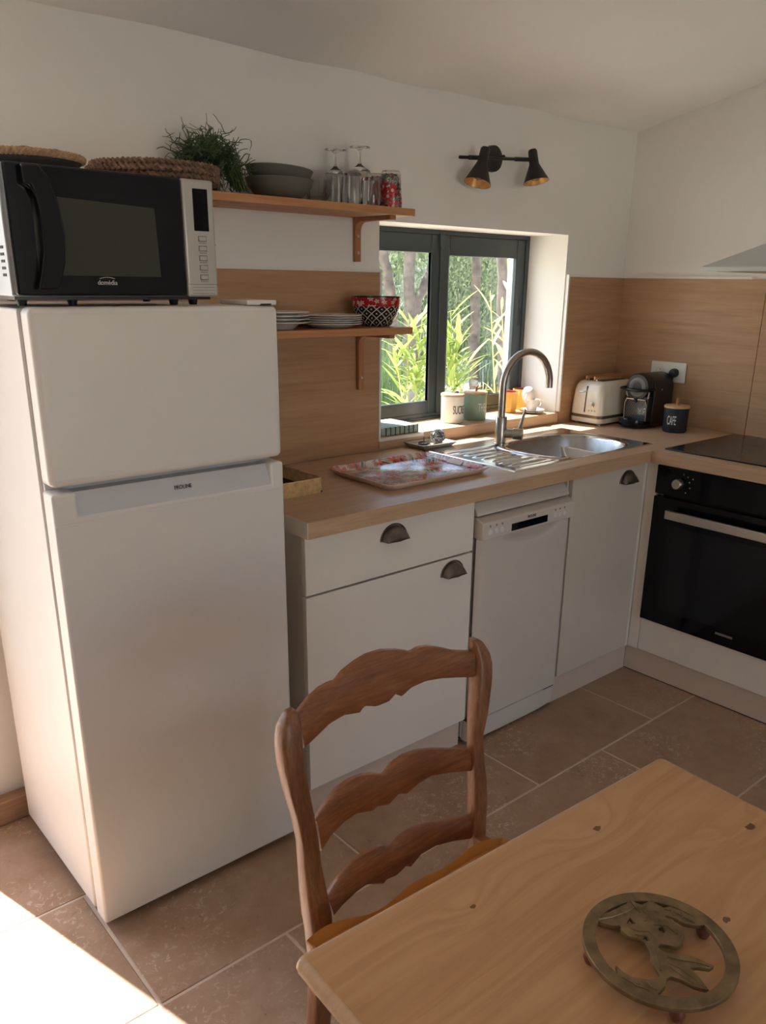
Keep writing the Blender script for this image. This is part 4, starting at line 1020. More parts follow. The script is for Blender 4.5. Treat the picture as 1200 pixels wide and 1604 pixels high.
# ------------------------------------------------------------------ canisters
def canister(x, y, z, r, h, mat, ink, word, label, lidtag, face, tsx=.5, tsize=.044, off=0, tap=0.0):
    c = thing('canister', label, 'canister', (x, y, z))
    b = MB(); b.lathe([(0, 0), (r*(.90-tap), 0), (r*(.97-tap), .006), (r, h), (r-.004, h), (r*.9-.004, .010), (0, .008)], 44, (x, y, z)); b.build('jar', mat, c)
    b = MB(); b.lathe([(0, h+.0105), (r*.96, h+.0105), (r+.0015, h+.008), (r+.0015, h+.001), (0, h+.001)], 44, (x, y, z)); ld = b.build('lid', M['lid'], c)
    if word:
        Mw = Matrix.Translation((x, y, z+h*.50))
        def wrap(v):
            a = face+off/r-v.x*tsx/(r+.0004)*-1
            zz = v.y; rr = r*(1-(tap)*(1-(zz+h*.5)/h))+.0004+v.z
            rr = rr-.03*r*(1-(zz+h*.5)/h)*(1 if tap == 0 else 1)+.0004
            return Vector((rr*math.cos(a), rr*math.sin(a), zz))
        text(word, tsize, 'lettering', ink, c, Mw, 1.0, .0004, wrap)
    return c, ld
fc = math.atan2(CP.y+.45, CP.x+.2)
def strap(ld, x, y, z, r, h, s=.014, mat='leather', up=.016):
    b = MB(); b.tube([(x-s, y-.004, z), (x-s*.6, y-.003, z+up*.8), (x+.001, y, z+up), (x+s*.7, y+.003, z+up*.7), (x+s, y+.004, z)], .0022, 8, flat=1.6); b.build('strap', M[mat], ld)
c, ld = canister(-.172, -.438, HT, .0495, .098, M['darkmat'], M['ink_white'], 'CAFE', 'matt black lidded canister lettered CAFE beside the hob', 0, math.atan2(CP.y+.438, CP.x+.172), off=-.016, tsize=.052, tsx=.32)
b = MB(); b.box(-.178, -.166, -.441, -.435, HT+.107, HT+.137); b.build('knob_strap', M['shelf'], ld, bevel=.002)
zi = .9455
c, ld = canister(-.955, .082, zi, .0465, .103, M['white_cer'], M['ink'], 'SUCRE', 'white canister lettered SUCRE on the window sill', 0, math.atan2(CP.y, CP.x+.95), off=.030, tsize=.046, tsx=.40)
strap(ld, -.945, .075, zi+.1115, 0, 0, .016, up=.007)
c, ld = canister(-.832, .076, zi, .0465, .103, M['green_cer'], M['ink_white'], 'THE', 'sage green canister lettered THE on the window sill', 0, math.atan2(CP.y, CP.x+.85), off=.030, tsize=.046, tsx=.40)
strap(ld, -.826, .076, zi+.1115, 0, 0, .008, up=.022)

# mugs, cups and saucers on the sill
def mug(x, y, label, r=.046, h=.088):
    c = thing('mug', label, 'mug', (x, y, zi), group=None)
    b = MB(); b.lathe([(0, 0), (r*.68, 0), (r*.74, .004), (r, h), (r-.003, h), (r*.70, .006), (0, .005)], 9, (x, y, zi)); b.build('body', M['yellow_cer'], c, smooth=20)
    b = MB(); b.lathe([(r-.0035, h-.0005), (r*.70-.0005, .007), (0, .0065)], 9, (x, y, zi)); b.build('glazed_inside', M['pink_cer'], c, smooth=20)
mug(-.570, .128, 'yellow angular mug with raspberry inside, left of the cups')
mug(-.452, .150, 'yellow angular mug half hidden behind the cups, by the reveal')
for k in range(2):
    lathe_thing('saucer', [(0, 0), (.022, 0), (.030, .003), (.052, .008), (.053, .0095), (.030, .005), (0, .003)], M['white_cer'], ['white saucer on the sill, lower of the two', 'white saucer on the sill, upper one under the cups'][k], 'saucer', (-.505+.002*k, .050, zi+.0062*k), group='saucers on the sill')
def cup(loc, label, Mx=Matrix.Identity(4)):
    c = thing('espresso_cup', label, 'cup', (0, 0, 0))
    b = MB(); b.lathe([(0, 0), (.018, 0), (.020, .003), (.0275, .020), (.0285, .048), (.0268, .048), (.026, .020), (.017, .006), (0, .004)], 32); b.build('bowl', M['white_cer'], c)
    b = MB(); b.tube([(.026, 0, .041), (.038, 0, .044), (.045, 0, .034), (.042, 0, .021), (.026, 0, .015)], .0028, 8); b.build('handle', M['white_cer'], c)
    c.matrix_world = Matrix.Translation(loc) @ Mx
    return c
cup((-.508, .050, zi+.0110), 'white espresso cup standing upright on the saucers', Matrix.Rotation(R(-25), 4, 'Z'))
cup((-.536, .054, zi+.103), 'white espresso cup tipped upside down on the other cup', Matrix.Rotation(R(20), 4, 'Z') @ Matrix.Rotation(R(150), 4, 'Y'))

# folded striped cloth on the sill
nb = thing('folded_cloth', 'pale green folded cloths with black stripes on the sill corner', 'cloth', (-1.32, .07, zi))
for k in range(8):
    x = -1.395+.022*k
    b = MB(); b.box(x+.0008, x+.0212, -.006, .15, zi, zi+.030); b.build('fold', plain('cloth_green', (.30, .38, .31), .9, var=.2, nscale=50) if k == 0 else bpy.data.materials['cloth_green'], nb, bevel=.004, seg=3)
    b = MB(); b.box(x+.0205, x+.0225, -.0068, .149, zi+.001, zi+.0295); b.build('stripe', M['ink'], nb)

# soap dish with plug and steel wool
ds = at(690, 694, 'z', HT+.01)
dish = thing('soap_dish', 'square taupe dish between the sink and the sill', 'dish', (-1.215, -.07, HT))
dxa, dxb, dya, dyb = -1.302, -1.130, -.128, -.020
b = MB()
b.loft([[(dxa+.022, dya+.018, HT+.0006), (dxb-.022, dya+.018, HT+.0006), (dxb-.022, dyb-.012, HT+.0006), (dxa+.022, dyb-.012, HT+.0006)],
        [(dxa, dya, HT+.019), (dxb, dya, HT+.019), (dxb, dyb, HT+.019), (dxa, dyb, HT+.019)],
        [(dxa+.006, dya+.005, HT+.019), (dxb-.006, dya+.005, HT+.019), (dxb-.006, dyb-.005, HT+.019), (dxa+.006, dyb-.005, HT+.019)],
        [(dxa+.026, dya+.020, HT+.005), (dxb-.026, dya+.020, HT+.005), (dxb-.026, dyb-.014, HT+.005), (dxa+.026, dyb-.014, HT+.005)]])
b.build('tray', M['dish'], dish, smooth=20)
sp_ = thing('sink_plug', 'metal sink plug with upright stem lying in the dish', 'sink plug', (-1.255, -.078, HT+.006))
b = MB(); b.lathe([(0, .008), (.018, .008), (.026, .011), (.027, .004), (.020, 0), (0, 0)], 28, (-1.255, -.078, HT+.0058)); b.build('disc', M['steel'], sp_)
b = MB(); b.lathe([(.021, .010), (.024, .0145), (.021, .016), (.019, .010)], 24, (-1.255, -.078, HT+.0058)); b.build('rubber_ring', M['rubber'], sp_)
b = MB(); b.cyl((-1.255, -.078, HT+.013), .0022, .030, 10); b.build('stem', M['redwood'], sp_)
random.seed(5); b = MB()
for k in range(48):
    c_ = Vector((-1.180, -.070, HT+.034)); pts = []
    ax = Vector((random.gauss(0, 1), random.gauss(0, 1), random.gauss(0, 1))).normalized(); u = ax.orthogonal().normalized(); w = ax.cross(u); rr = random.uniform(.012, .027); ph = random.random()*6
    for i in range(22):
        a = 2*PI*i/21*.9+ph; pts.append(c_+(u*math.cos(a)+w*math.sin(a))*rr*(1+.10*math.sin(9*a))+ax*random.uniform(-.0015, .0015)+ax*rr*.35*math.sin(ph))
    b.tube(pts, .0014, 4, cap=False)
for v in b.b.verts:
    if v.co.z < HT+.0062: v.co.z = HT+.0062
sw = one(b, 'steel_wool', M['wool'], 'round steel wool scourer lying in the taupe dish', 'scourer', (-1.180, -.070, HT+.007)); sw['kind'] = 'stuff'

# floral tray
tr = thing('serving_tray', 'glossy floral print serving tray lying on the worktop', 'tray', (-1.567, -.352, HT))
def tray_sec(i, z): return rr_sec(-1.783+i, -1.352-i, -.507+i, -.198-i, .028, z, 6)
b = MB(); b.loft([tray_sec(.018, HT+.0008), tray_sec(.0, HT+.018), tray_sec(.0005, HT+.0200), tray_sec(.003, HT+.0198), tray_sec(.022, HT+.004)]); tb_ = b.build('printed_tray', M['tray'], tr, smooth=35)
b = MB(); b.loft([tray_sec(.0175, HT+.0004), tray_sec(-.0006, HT+.0176), tray_sec(-.0008, HT+.0198), tray_sec(.0005, HT+.0204)], cap=False); rm = b.build('rim', plain('tray_rim', (.66, .50, .40), .3), tr, smooth=50)
for xg in (-1.3715,):
    b = MB(); b.loft([[(xg-.0065+.0, yy, HT+.0095+.0) for yy in ()] or [(xg-.006, -.385, HT+.0055), (xg-.006, -.320, HT+.0055), (xg+.012, -.320, HT+.0165), (xg+.012, -.385, HT+.0165)],
                      [(xg-.0065, -.385, HT+.0065), (xg-.0065, -.320, HT+.0065), (xg+.0115, -.320, HT+.0175), (xg+.0115, -.385, HT+.0175)]]); b.build('grip', rm.data.materials[0], tr)

# rattan basket at the end of the worktop
bs = thing('tray_basket', 'low rectangular rattan tray basket on the worktop beside the fridge', 'basket', (-2.05, -.23, HT))
bx0, bx1, by0, by1 = -2.138, -1.925, -.385, -.085; bh = .042
b = MB(); b.box(bx0+.004, bx1-.004, by0+.004, by1-.004, HT+.001, HT+.005); b.build('bottom', M['gap'], bs)
b = MB(); rp = .0021; ring = rr_sec(bx0+rp, bx1-rp, by0+rp, by1-rp, .02, 0, 4)
per = []
for i in range(len(ring)):
    a, c_ = Vector(ring[i]), Vector(ring[(i+1) % len(ring)]); n = max(1, round((c_-a).length/.0041))
    for k in range(n): per.append(a.lerp(c_, k/n))
random.seed(9)
for i, p_ in enumerate(per):
    h_ = HT+bh+random.uniform(-.0006, .0006)
    b.tube([(p_.x, p_.y, HT+.0007), (p_.x+random.uniform(-.0004, .0004), p_.y+random.uniform(-.0004, .0004), h_)], .00225, 5)
wv = b.build('woven_wall', M['raff'], bs); wv['kind'] = 'stuff'
b = MB(); b.tube([(p_.x, p_.y, HT+bh) for p_ in per]+[(per[0].x, per[0].y, HT+bh)], .003, 6, cap=False); b.build('rim', M['raff'], bs)

# ------------------------------------------------------------------ table
tb = thing('dining_table', 'pine dining table in the foreground with rounded edges', 'table', (-2.52, -2.1, 0))
ZT = .75
LF = at(480, 1500, 'z', ZT); RT_ = at(1038, 1190, 'z', ZT)
ux = (RT_-LF).normalized(); uy = Vector((ux.y, -ux.x, 0)).normalized()
if uy.y > 0: uy = -uy
WTt = (RT_-LF).length; LT = 1.25
Mt_ = frame(LF, ux, -uy, (0, 0, 1))     # local x right, y away (negative = towards the viewer)
nb_ = 5; pw = .145
b0 = 0
# boards run along local x? grain follows the long visible edge
yy0 = 0.0
for k in range(9):
    b = MB(); b.box(0, WTt, -(k+1)*LT/9+.0, -k*LT/9-.0, ZT-.024-ZT, 0, Mt_); o = b.build('board', M['pine'], tb, bevel=.0 if k else .0, smooth=0)
b = MB()
L8 = [(0, -LT), (WTt, -LT), (WTt, 0), (0, 0)]
# bull-nosed edge strips
def nose(b, p, q_):
    b.tube([Mt_ @ Vector((*p, -.012)), Mt_ @ Vector((*q_, -.012))], .0121, 12)
for p, q_ in zip(L8, L8[1:]+L8[:1]): nose(b, p, q_)
for p in L8: b.lathe([(0, -.0121), (.0085, -.0085), (.0121, 0), (.0085, .0085), (0, .0121)], 12, Mt_ @ Vector((*p, -.012)))
b.build('rounded_edge', M['pineend'], tb, smooth=60)
b = MB(); i_ = .07
for (x0_, x1_, y0_, y1_) in ((i_, WTt-i_, -i_-.02, -i_), (i_, WTt-i_, -LT+i_, -LT+i_+.02), (i_, i_+.02, -LT+i_, -i_), (WTt-i_-.02, WTt-i_, -LT+i_, -i_)):
    b.box(x0_, x1_, y0_, y1_, -.13, -.0245, Mt_)
b.build('apron', M['pine_leg'], tb)
for lx in (i_-.01, WTt-i_-.05):
    for ly in (-i_-.05, -LT+i_-.01):
        b = MB(); b.box(lx, lx+.06, ly, ly+.06, -.7495, -.0245, Mt_); b.build('leg', M['pine_leg'], tb, bevel=.004)

# brass trivet
tv_c = (at(914, 1458.7, 'z', ZT+.022)+at(1153.9, 1520, 'z', ZT+.022)+at(994.7, 1392.5, 'z', ZT+.022)+at(1082.7, 1580.8, 'z', ZT+.022))/4
ZV = ZT+.019
tv = thing('trivet', 'round aged brass trivet with a hummingbird and leaves', 'trivet', (tv_c.x, tv_c.y, ZT))
def tvp(cx_, cy_): 
    q_ = at(880+cx_*.26667, 1360+cy_*.26667, 'z', ZV+.005); return (q_.x-tv_c.x, q_.y-tv_c.y)
rad_o = .5*((at(914, 1458.7, 'z', ZV+.005)-at(1153.9, 1520, 'z', ZV+.005)).length+(at(994.7, 1392.5, 'z', ZV+.005)-at(1082.7, 1580.8, 'z', ZV+.005)).length)/2
circ = lambda r, n=72: [(r*math.cos(2*PI*k/n), r*math.sin(2*PI*k/n)) for k in range(n)]
Mv = Matrix.Translation((tv_c.x, tv_c.y, ZV+.0022))
shape2d([circ(rad_o-.0008), circ(rad_o*.835)], .0024, .0008, 'ring', M['brass'], tv, Mv)
bird = [(185, 290), (230, 272), (300, 252), (350, 222), (385, 205), (390, 165), (430, 200), (470, 215), (520, 190), (600, 232), (640, 225), (700, 250), (760, 280), (800, 298), (850, 330), (790, 335), (720, 320), (670, 292), (620, 275), (590, 278), (650, 300), (700, 350), (718, 400), (710, 440), (680, 460), (620, 448), (580, 440), (565, 460), (600, 490), (660, 502), (720, 508), (800, 530), (890, 572), (870, 585), (800, 576), (752, 580), (800, 630), (862, 712), (780, 690), (700, 650), (640, 632), (615, 645), (607, 690), (560, 742), (520, 745), (440, 730), (380, 690), (335, 640), (320, 572), (360, 608), (420, 640), (500, 652), (568, 648), (578, 622), (550, 575), (522, 545), (525, 500), (490, 432), (450, 410), (390, 395), (352, 362), (345, 332), (300, 335), (230, 316)]
holes = [[(375, 325), (400, 285), (437, 325)], [(470, 420), (492, 390), (514, 428)], [(568, 350), (590, 340), (612, 365), (600, 387), (578, 378)]]
shape2d([[tvp(*p) for p in bird]]+[[tvp(*p) for p in h_] for h_ in holes], .0024, .0003, 'hummingbird', M['brass'], tv, Mv)
b = MB()
def lstroke(pts, r=.0009): b.tube([(tv_c.x+tvp(*p)[0], tv_c.y+tvp(*p)[1], ZV+.0052) for p in pts], r, 5)
for pts in ([(215, 300), (300, 285), (370, 260), (430, 230)], [(300, 255), (340, 290)], [(340, 235), (380, 275)], [(400, 180), (430, 230), (460, 260)], [(440, 240), (480, 225), (510, 200)], [(470, 240), (500, 280), (490, 310)], [(500, 250), (550, 250), (590, 275)], [(520, 300), (600, 300), (670, 340), (700, 400)], [(540, 330), (620, 340), (680, 390)], [(600, 240), (660, 255), (720, 290), (780, 320)], [(640, 240), (660, 280)], [(700, 260), (710, 300)], [(400, 350), (450, 370), (510, 370), (560, 420)], [(430, 390), (500, 400), (540, 450), (560, 520), (580, 600)], [(620, 520), (700, 540), (800, 555), (870, 575)], [(620, 550), (700, 590), (780, 650), (840, 700)], [(640, 580), (720, 640), (780, 680)], [(360, 640), (400, 660), (450, 680)], [(400, 650), (440, 690), (480, 700)], [(450, 660), (480, 700), (520, 720)], [(500, 665), (530, 700), (560, 715)]): lstroke(pts)
b.build('engraving', M['brass'], tv)
for q_ in (at(1059, 1580, 'z', ZT+.01), at(1103, 1456, 'z', ZT+.01), Vector((tv_c.x-rad_o*.62, tv_c.y+.52*rad_o, 0)), Vector((tv_c.x-.0, tv_c.y+rad_o*.9, 0))):
    v_ = Vector((q_.x-tv_c.x, q_.y-tv_c.y)); v_ = v_.normalized()*rad_o*.9
    b = MB(); b.lathe([(0, 0), (.006, .001), (.0085, .008), (.006, .015), (.004, .019), (0, .019)], 16, (tv_c.x+v_.x, tv_c.y+v_.y, ZT+.0003)); b.build('foot', M['redwood'], tv)

# ------------------------------------------------------------------ chair
ch = thing('dining_chair', 'old walnut ladder back chair pushed under the pine table', 'chair', (-2.42, -1.5, 0))
YB, ZB, TILT = -1.315, .45, math.tan(R(9))
def on_back(px, py, bow=0.0):
    """point of the tilted (and bowed) back plane seen at a pixel"""
    y = YB
    for _ in range(8):
        q_ = at(px, py, 'y', y); u = (q_.x+2.41)/.22
        y = YB+(q_.z-ZB)*TILT+bow*(1-u*u)
    return at(px, py, 'y', y)
def crop(px, py): return 400+px/2.5714, 980+py/2.5714
def post(rows, name):
    b = MB(); secs = []
    for cy_, a, c_ in rows:
        P0 = on_back(*crop(a, cy_)); P1 = on_back(*crop(c_, cy_)); m = (P0+P1)/2; wpx = (c_-a)/2.5714
        dist = (m-CP).dot(FWD); s_ = wpx*dist/FPX/1.32/2; s_ = max(s_, .006)
        secs.append((m, s_))
    # extend down to the floor
    return secs
def rpost(secs, name):
    b = MB(); out = []
    for m, s_ in secs:
        r = s_*.45; q_ = []
        for cx_, cy_, a0 in ((s_-r, s_-r, 0), (-s_+r, s_-r, 90), (-s_+r, -s_+r, 180), (s_-r, -s_+r, 270)):
            for k in range(4):
                a = R(a0+30*k); q_.append((m.x+cx_+r*math.cos(a), m.y+cy_+r*math.sin(a), m.z))
        out.append(q_)
    b.loft(out); return b.build(name, M['chair'], ch, smooth=60)
L = post([(338, 118, 160), (352, 105, 170), (375, 92, 176), (400, 78, 180), (440, 71, 190), (480, 70, 195), (560, 80, 200), (660, 104, 220), (760, 136, 240), (860, 158, 258), (960, 164, 268), (1060, 170, 290), (1160, 180, 312), (1210, 190, 315), (1300, 200, 318)], 'L')
m0 = L[-1][0]; L += [(Vector((m0.x+.004, m0.y+.0, .36)), .019), (Vector((m0.x+.002, m0.y+.012, .22)), .0175), (Vector((m0.x-.004, m0.y+.035, .08)), .016), (Vector((m0.x-.008, m0.y+.05, .001)), .015)]
rpost(L, 'rear_post')
Rr_ = post([(52, 858, 895), (62, 858, 915), (80, 856, 930), (110, 856, 948), (150, 856, 958), (200, 852, 958), (250, 850, 953), (350, 848, 940), (450, 848, 919), (550, 850, 926), (620, 848, 935), (720, 846, 937), (800, 850, 932), (880, 851, 927), (960, 852, 930)], 'R')
m1 = Rr_[-1][0]; Rr_ += [(Vector((m1.x, m1.y, .36)), .019), (Vector((m1.x, m1.y+.012, .22)), .0175), (Vector((m1.x+.006, m1.y+.035, .08)), .016), (Vector((m1.x+.01, m1.y+.05, .001)), .015)]
rpost(Rr_, 'rear_post')
def rail(top, bot, name='back_rail'):
    def samp(P, n):
        P = [Vector((*p, 0)) for p in P]; d = [0]
        for a, c_ in zip(P, P[1:]): d.append(d[-1]+(c_-a).length)
        out = []
        for k in range(n):
            t = d[-1]*k/(n-1); i = 0
            while i < len(d)-2 and d[i+1] < t: i += 1
            f_ = (t-d[i])/(d[i+1]-d[i]); out.append(P[i].lerp(P[i+1], f_))
        return out
    # resample both edges at common x
    n = 64; x0_ = (top[0][0]+bot[0][0])/2; secs = []
    T_, B_ = samp(top, n), samp(bot, n)
    b = MB()
    for t_, b_ in zip(T_, B_):
        A = on_back(*crop(t_.x, t_.y), .018); C_ = on_back(*crop(b_.x, b_.y), .018)
        dn = Vector((0, 1, 0)); th = .0095
        e = (A-C_)*.06
        secs.append([A-dn*th*.6, A+e*.0+dn*0+(A-C_)*.0, A+dn*th*.6, A-e*1.5+dn*th, C_+e*1.5+dn*th, C_+dn*th*.6, C_, C_-dn*th*.6, C_+e*1.5-dn*th, A-e*1.5-dn*th])
    b.loft(secs); return b.build(name, M['chairx'], ch, smooth=60)
rail([(165, 352), (215, 290), (260, 250), (300, 228), (322, 222), (350, 185), (400, 145), (450, 115), (510, 97), (570, 95), (610, 100), (626, 105), (660, 85), (700, 80), (760, 90), (800, 100), (872, 102)],
     [(188, 488), (240, 440), (290, 390), (350, 355), (413, 345), (432, 318), (480, 320), (530, 300), (556, 271), (582, 280), (620, 245), (680, 218), (740, 208), (800, 205), (872, 203)])
rail([(238, 782), (285, 710), (330, 655), (380, 620), (430, 600), (480, 595), (516, 599), (550, 555), (600, 520), (660, 500), (720, 495), (800, 497), (868, 500)],
     [(256, 902), (300, 835), (350, 785), (400, 750), (468, 738), (482, 722), (530, 715), (572, 670), (600, 673), (650, 630), (700, 600), (770, 588), (868, 580)])
rail([(285, 1095), (330, 1020), (380, 960), (440, 915), (500, 888), (545, 892), (580, 850), (640, 812), (700, 795), (780, 780), (858, 767)],
     [(305, 1160), (340, 1120), (400, 1065), (440, 1035), (508, 1033), (522, 1015), (560, 1000), (600, 962), (618, 966), (660, 915), (720, 880), (790, 862), (858, 853)])
sx0, sx1 = m0.x-.0, m1.x
b = MB(); b.box(sx0-.01, sx1+.01, -1.415, -1.395, .40, .445); b.box(sx0-.03, sx1+.03, -1.735, -1.713, .40, .445)
b.poly([(sx0-.010, m0.y, .40), (sx0+.012, m0.y, .40), (sx0-.018, -1.72, .40), (sx0-.040, -1.72, .40)], (0, 0, .045)); b.poly([(sx1+.010, m0.y, .40), (sx1-.012, m0.y, .40), (sx1+.018, -1.72, .40), (sx1+.040, -1.72, .40)], (0, 0, .045))
b.build('seat_frame', M['chairx'], ch, bevel=.004)
b = MB(); b.poly([(sx0-.005, -1.405, .445), (sx1+.005, -1.405, .445), (sx1+.03, -1.73, .445), (sx0-.03, -1.73, .445)], (0, 0, .010)); tag(b.build('seat', M['rope'], ch, bevel=.004), 'woven rush seat')
for x in (sx0-.03, sx1+.03):
    b = MB(); b.loft([[(x+s_*math.cos(a), -1.724+s_*math.sin(a), z) for a in [2*PI*k/12 for k in range(12)]] for z, s_ in ((.001, .012), (.1, .017), (.3, .021), (.40, .020), (.447, .020))]); b.build('front_leg', M['chair'], ch)
for z, y in ((.16, -1.724), (.28, -1.724)):
    b = MB(); b.tube([(sx0-.03, y, z), (sx1+.03, y, z)], .010, 10); b.build('stretcher', M['chair'], ch)
for x0_, x1_ in ((sx0, sx0-.03), (sx1, sx1+.03)):
    b = MB(); b.tube([(x0_, m0.y+.015, .2), (x1_, -1.724, .2)], .010, 10); b.build('stretcher', M['chair'], ch)

# seat cushion with wavy skirt
cu = thing('seat_cushion', 'ochre yellow seat cushion on the walnut chair', 'cushion', (-2.42, -1.53, .458))
b = MB()
bl = Vector((sx0-.045, -1.372)); brr = Vector((sx1+.005, -1.388)); fr_ = Vector((sx1+.055, -1.755)); fl_ = Vector((sx0-.055, -1.755))
loop = []
for A, B, n in ((bl, brr, 44), (brr, fr_, 34), (fr_, fl_, 40), (fl_, bl, 34)):
    for k in range(n): loop.append(A.lerp(B, k/n))
cen = Vector(((sx0+sx1)/2, -1.54)); N = len(loop)
rows = []
random.seed(3)
wav = [math.sin(k*2*PI*9/N)*.5+math.sin(k*2*PI*5/N+1.2)*.5 for k in range(N)]
for f_, z, wa, wz in ((.02, .480, 0, 0), (.5, .478, 0, 0), (.82, .474, 0, 0), (.93, .468, 0, 0), (.985, .464, .004, .004), (1.03, .476, .010, .012), (1.035, .472, .010, .012), (.99, .459, .003, .001), (.9, .4565, 0, 0), (.02, .4565, 0, 0)):
    rows.append([(cen.x+(p.x-cen.x)*f_*(1+wa*wav[i]*2), cen.y+(p.y-cen.y)*f_*(1+wa*wav[i]*2), z+wz*wav[i]) for i, p in enumerate(loop)])
b.loft(rows); b.build('pad', M['cushion'], cu, smooth=60)
b = MB()   # ties falling round the left post
for dx, zb_ in ((-.010, .435), (.0, .43)):
    b.tube([(bl.x+dx-.006, bl.y-.02, .472), (bl.x+dx-.026, bl.y-.035, .455), (bl.x+dx-.026, bl.y-.045, .445), (bl.x+dx-.022, bl.y-.05, zb_)], .0045, 6, flat=2.0)
b.build('tie', M['cushion'], cu)

# ------------------------------------------------------------------ garden outside
b = MB(); nx = 24; g = []
b.box(-25, 25, .41, 40, -.12, -.02); b.box(-25, 25, -30, -5.32, -.12, -.02); b.box(-25, -5.52, -5.32, .41, -.12, -.02); struct(b, 'ground', M['ground'])  # unseen ground behind and left of the house added to bounce sunlight indoors
def leaf_mesh(name, L_, w_, droop, mat):
    b = MB(); n = 5; top = []
    for k in range(n+1):
        t = k/n; ww = w_*math.sin(PI*min(1, t*.92+.06))**.8*.5; z = -droop*t*t
        top.append((Vector((-ww, L_*t, z+ww*.25)), Vector((0, L_*t, z)), Vector((ww, L_*t, z+ww*.25))))
    vs = [[b.b.verts.new(p) for p in r_] for r_ in top]
    for a, c_ in zip(vs, vs[1:]):
        for k in range(2): b.b.faces.new((a[k], a[k+1], c_[k+1], c_[k]))
    me = bpy.data.meshes.new(name); b.b.to_mesh(me); b.b.free(); me.materials.append(mat)
    for p in me.polygons: p.use_smooth = True
    return me
LM = leaf_mesh('leaf', .19, .027, .035, M['oleander']); LMY = leaf_mesh('leaf_yellow', .15, .020, .03, M['yellowleaf'])
def oleander(label, base, shoots, mesh, n, seed, cat='shrub', spread=.55):
    random.seed(seed); t = thing('oleander_shrub', label, cat, base)
    for top in shoots:
        top = Vector(top); bs_ = Vector(base); mid = bs_.lerp(top, .55)+Vector((random.uniform(-.04, .04), 0, 0))
        b = MB(); pts = [bs_.lerp(mid, k/4) for k in range(5)]+[mid.lerp(top, k/4) for k in range(1, 5)]
        b.tube(pts, [.008-.0006*k for k in range(9)], 6); b.build('stem', plain('oleander_stem', (.36, .36, .14), .7) if 'oleander_stem' not in bpy.data.materials else bpy.data.materials['oleander_stem'], t)
        for k in range(n):
            f_ = .30+.70*(k/n)**.8; i = min(7, int(f_*8)); p = pts[i].lerp(pts[i+1], f_*8-i)
            a = random.uniform(0, 2*PI); el = random.uniform(.35, 1.15)
            d = Vector((math.cos(a)*math.cos(el), math.sin(a)*math.cos(el), math.sin(el)))
            o = bpy.data.objects.new('leaf', mesh); COL.objects.link(o); o.parent = t
            o.matrix_local = Matrix.Translation(p-Vector(base)) @ d.to_track_quat('Y', 'Z').to_matrix().to_4x4() @ Matrix.Scale(random.uniform(.75, 1.25), 4)
    return t
def gp(px, py, y): return tuple(at(px, py, 'y', y))
oleander('bright green oleander outside the left window sash', (*gp(652, 640, 1.25)[:2], -.02), [gp(640, 500, 1.25), gp(662, 490, 1.2), gp(675, 520, 1.3), gp(618, 545, 1.2), gp(650, 560, 1.15)], LM, 30, 1)
oleander('bright green oleander outside, behind the window mullion', (*gp(716, 640, 1.3)[:2], -.02), [gp(706, 490, 1.3), gp(718, 520, 1.25), gp(732, 560, 1.35), gp(700, 545, 1.25)], LM, 28, 2)
oleander('yellowing oleander branch outside the right window sash', (*gp(806, 640, .9)[:2], -.02), [gp(768, 455, .95), gp(795, 400, .95), gp(785, 470, 1.0)], LMY, 13, 3)
def tree(label, pts, rad, cat='tree'):
    t = thing('garden_tree', label, cat, (pts[0][0], pts[0][1], 0)); 
    P = [Vector(p) for p in pts]; Q = []
    for a, c_ in zip(P, P[1:]):
        for k in range(6): Q.append(a.lerp(c_, k/6)+Vector((random.uniform(-.01, .01), random.uniform(-.01, .01), 0)))
    Q.append(P[-1]); b = MB(); b.tube(Q, [rad*(1-.45*k/len(Q))*(1+.08*math.sin(k*1.7)) for k in range(len(Q))], 14); b.build('trunk', M['bark'], t, smooth=60)
    return t
def crown(t, c, r, n, mat, lab, seed, ls=.09):
    random.seed(seed); b = MB()
    for k in range(n):
        d = Vector((random.gauss(0, 1), random.gauss(0, .7), random.gauss(0, 1))).normalized()*random.random()**.4
        p = Vector(c)+Vector((d.x*r[0], d.y*r[1], d.z*r[2]))
        a = random.uniform(0, 6.28); u = Vector((math.cos(a), random.uniform(-.5, .5), math.sin(a))).normalized()*ls*random.uniform(.5, 1.2); w = u.cross(Vector((random.uniform(-.3, .3), 1, random.uniform(-.3, .3)))).normalized()*ls*.28
        b.b.faces.new([b.b.verts.new(p-u), b.b.verts.new(p+w), b.b.verts.new(p+u), b.b.verts.new(p-w)])
    o = b.build('foliage', mat, t, smooth=0); o['kind'] = 'stuff'; return o
random.seed(8)
def tp_(px0, px1, y, wpx, label):
    a = at(*px0, 'y', y); c_ = at(*px1, 'y', y); d = (c_-a); lo = a-d*(a.z/max(.1, d.z)) if d.z > .1 else a; hi = c_+d*1.5
    lo.x = a.x+(a.x-c_.x)*.6 if abs(d.x) > 0 else a.x
    return tree(label, [(lo.x, y, -.05), tuple(a), tuple(c_), tuple(hi)], wpx*((a-CP).dot(FWD))/FPX/2*1.15)
t1 = tp_((616, 480), (602, 395), 3.2, 17, 'leaning grey trunked tree at the left of the window view')
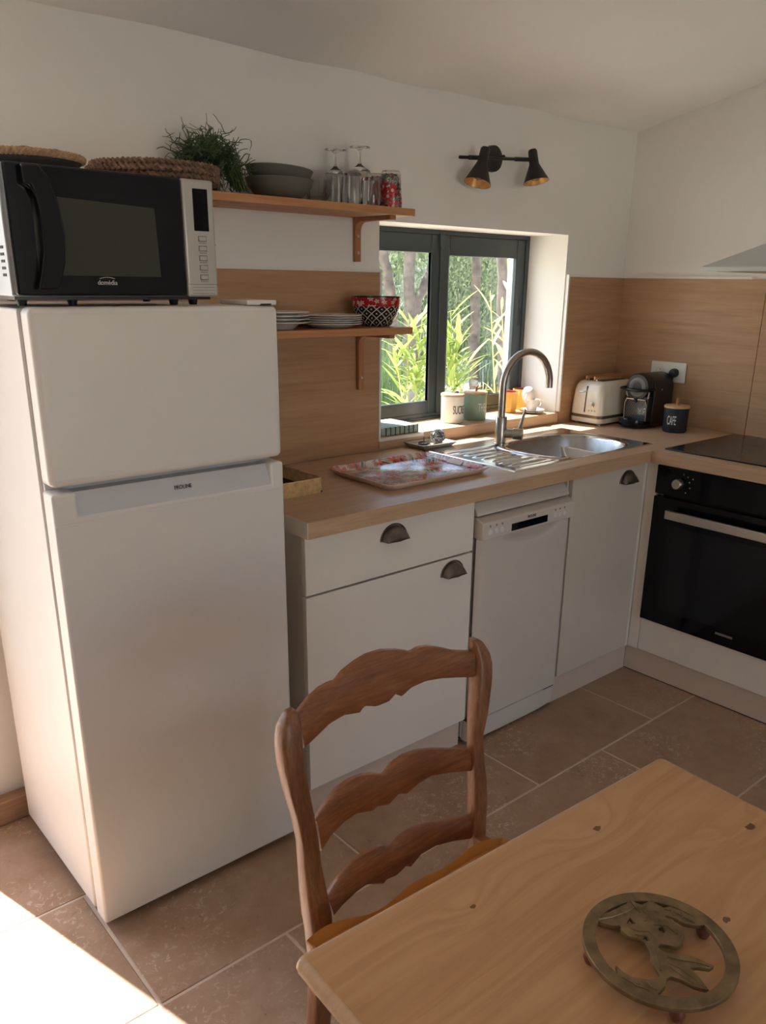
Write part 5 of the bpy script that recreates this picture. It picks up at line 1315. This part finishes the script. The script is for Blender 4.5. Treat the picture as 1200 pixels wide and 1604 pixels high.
t2 = tp_((640, 620), (643, 395), 3.0, 20, 'upright grey trunked tree seen through the left sash')
t3 = tp_((655, 470), (676, 420), 3.4, 14, 'slanting grey trunked tree beside the mullion')
t4 = tp_((742, 600), (746, 400), 3.0, 17, 'dark upright tree trunk in the middle of the right sash')
t5 = tp_((790, 600), (788, 400), 2.6, 22, 'broad grey tree trunk at the right of the window view')
hgt = thing('hedge', 'dense garden hedge filling the view behind the trees', 'hedge', (1.5, 6.5, 0))
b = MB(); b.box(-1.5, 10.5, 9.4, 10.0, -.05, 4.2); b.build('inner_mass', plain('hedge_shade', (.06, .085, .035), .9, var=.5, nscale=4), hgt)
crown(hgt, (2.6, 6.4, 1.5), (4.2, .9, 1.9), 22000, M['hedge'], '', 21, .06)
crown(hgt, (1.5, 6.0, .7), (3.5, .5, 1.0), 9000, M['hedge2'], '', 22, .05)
crown(t2, (t2.location.x+.1, 3.6, 2.0), (.9, .4, .55), 1500, M['hedge'], '', 23, .06)
crown(t4, (t4.location.x+.5, 4.9, 1.75), (.9, .3, .6), 1700, M['hedge2'], '', 24, .05)
gr_ = MB(); random.seed(31)
for cxp, yy_, n in ((598, 2.4, 90), (608, 2.3, 60), (772, 2.9, 190)):
    c_ = at(cxp, 600, 'y', yy_)
    for k in range(n):
        x = c_.x+random.uniform(-.17, .17); y = yy_+random.uniform(-.1, .1); h_ = random.uniform(.7, 1.28) if cxp < 700 else random.uniform(.6, 1.15)
        dx = random.uniform(-.07, .07)
        gr_.b.faces.new([gr_.b.verts.new(v) for v in ((x-.006, y, -.02), (x+.006, y, -.02), (x+dx+.004, y, h_*.7), (x+dx*1.6, y, h_), (x+dx-.004, y, h_*.7))])
one(gr_, 'tall_grass', M['grass'], 'tufts of tall green grass between the garden trees', 'grass', kind_=None) if False else None
go = gr_.build('tall_grass', M['grass'], None, smooth=0); tag(go, 'tufts of tall green grass between the garden trees', 'grass', kind='stuff')

for o in list(bpy.data.objects):
    if '_o' in o: del o['_o']
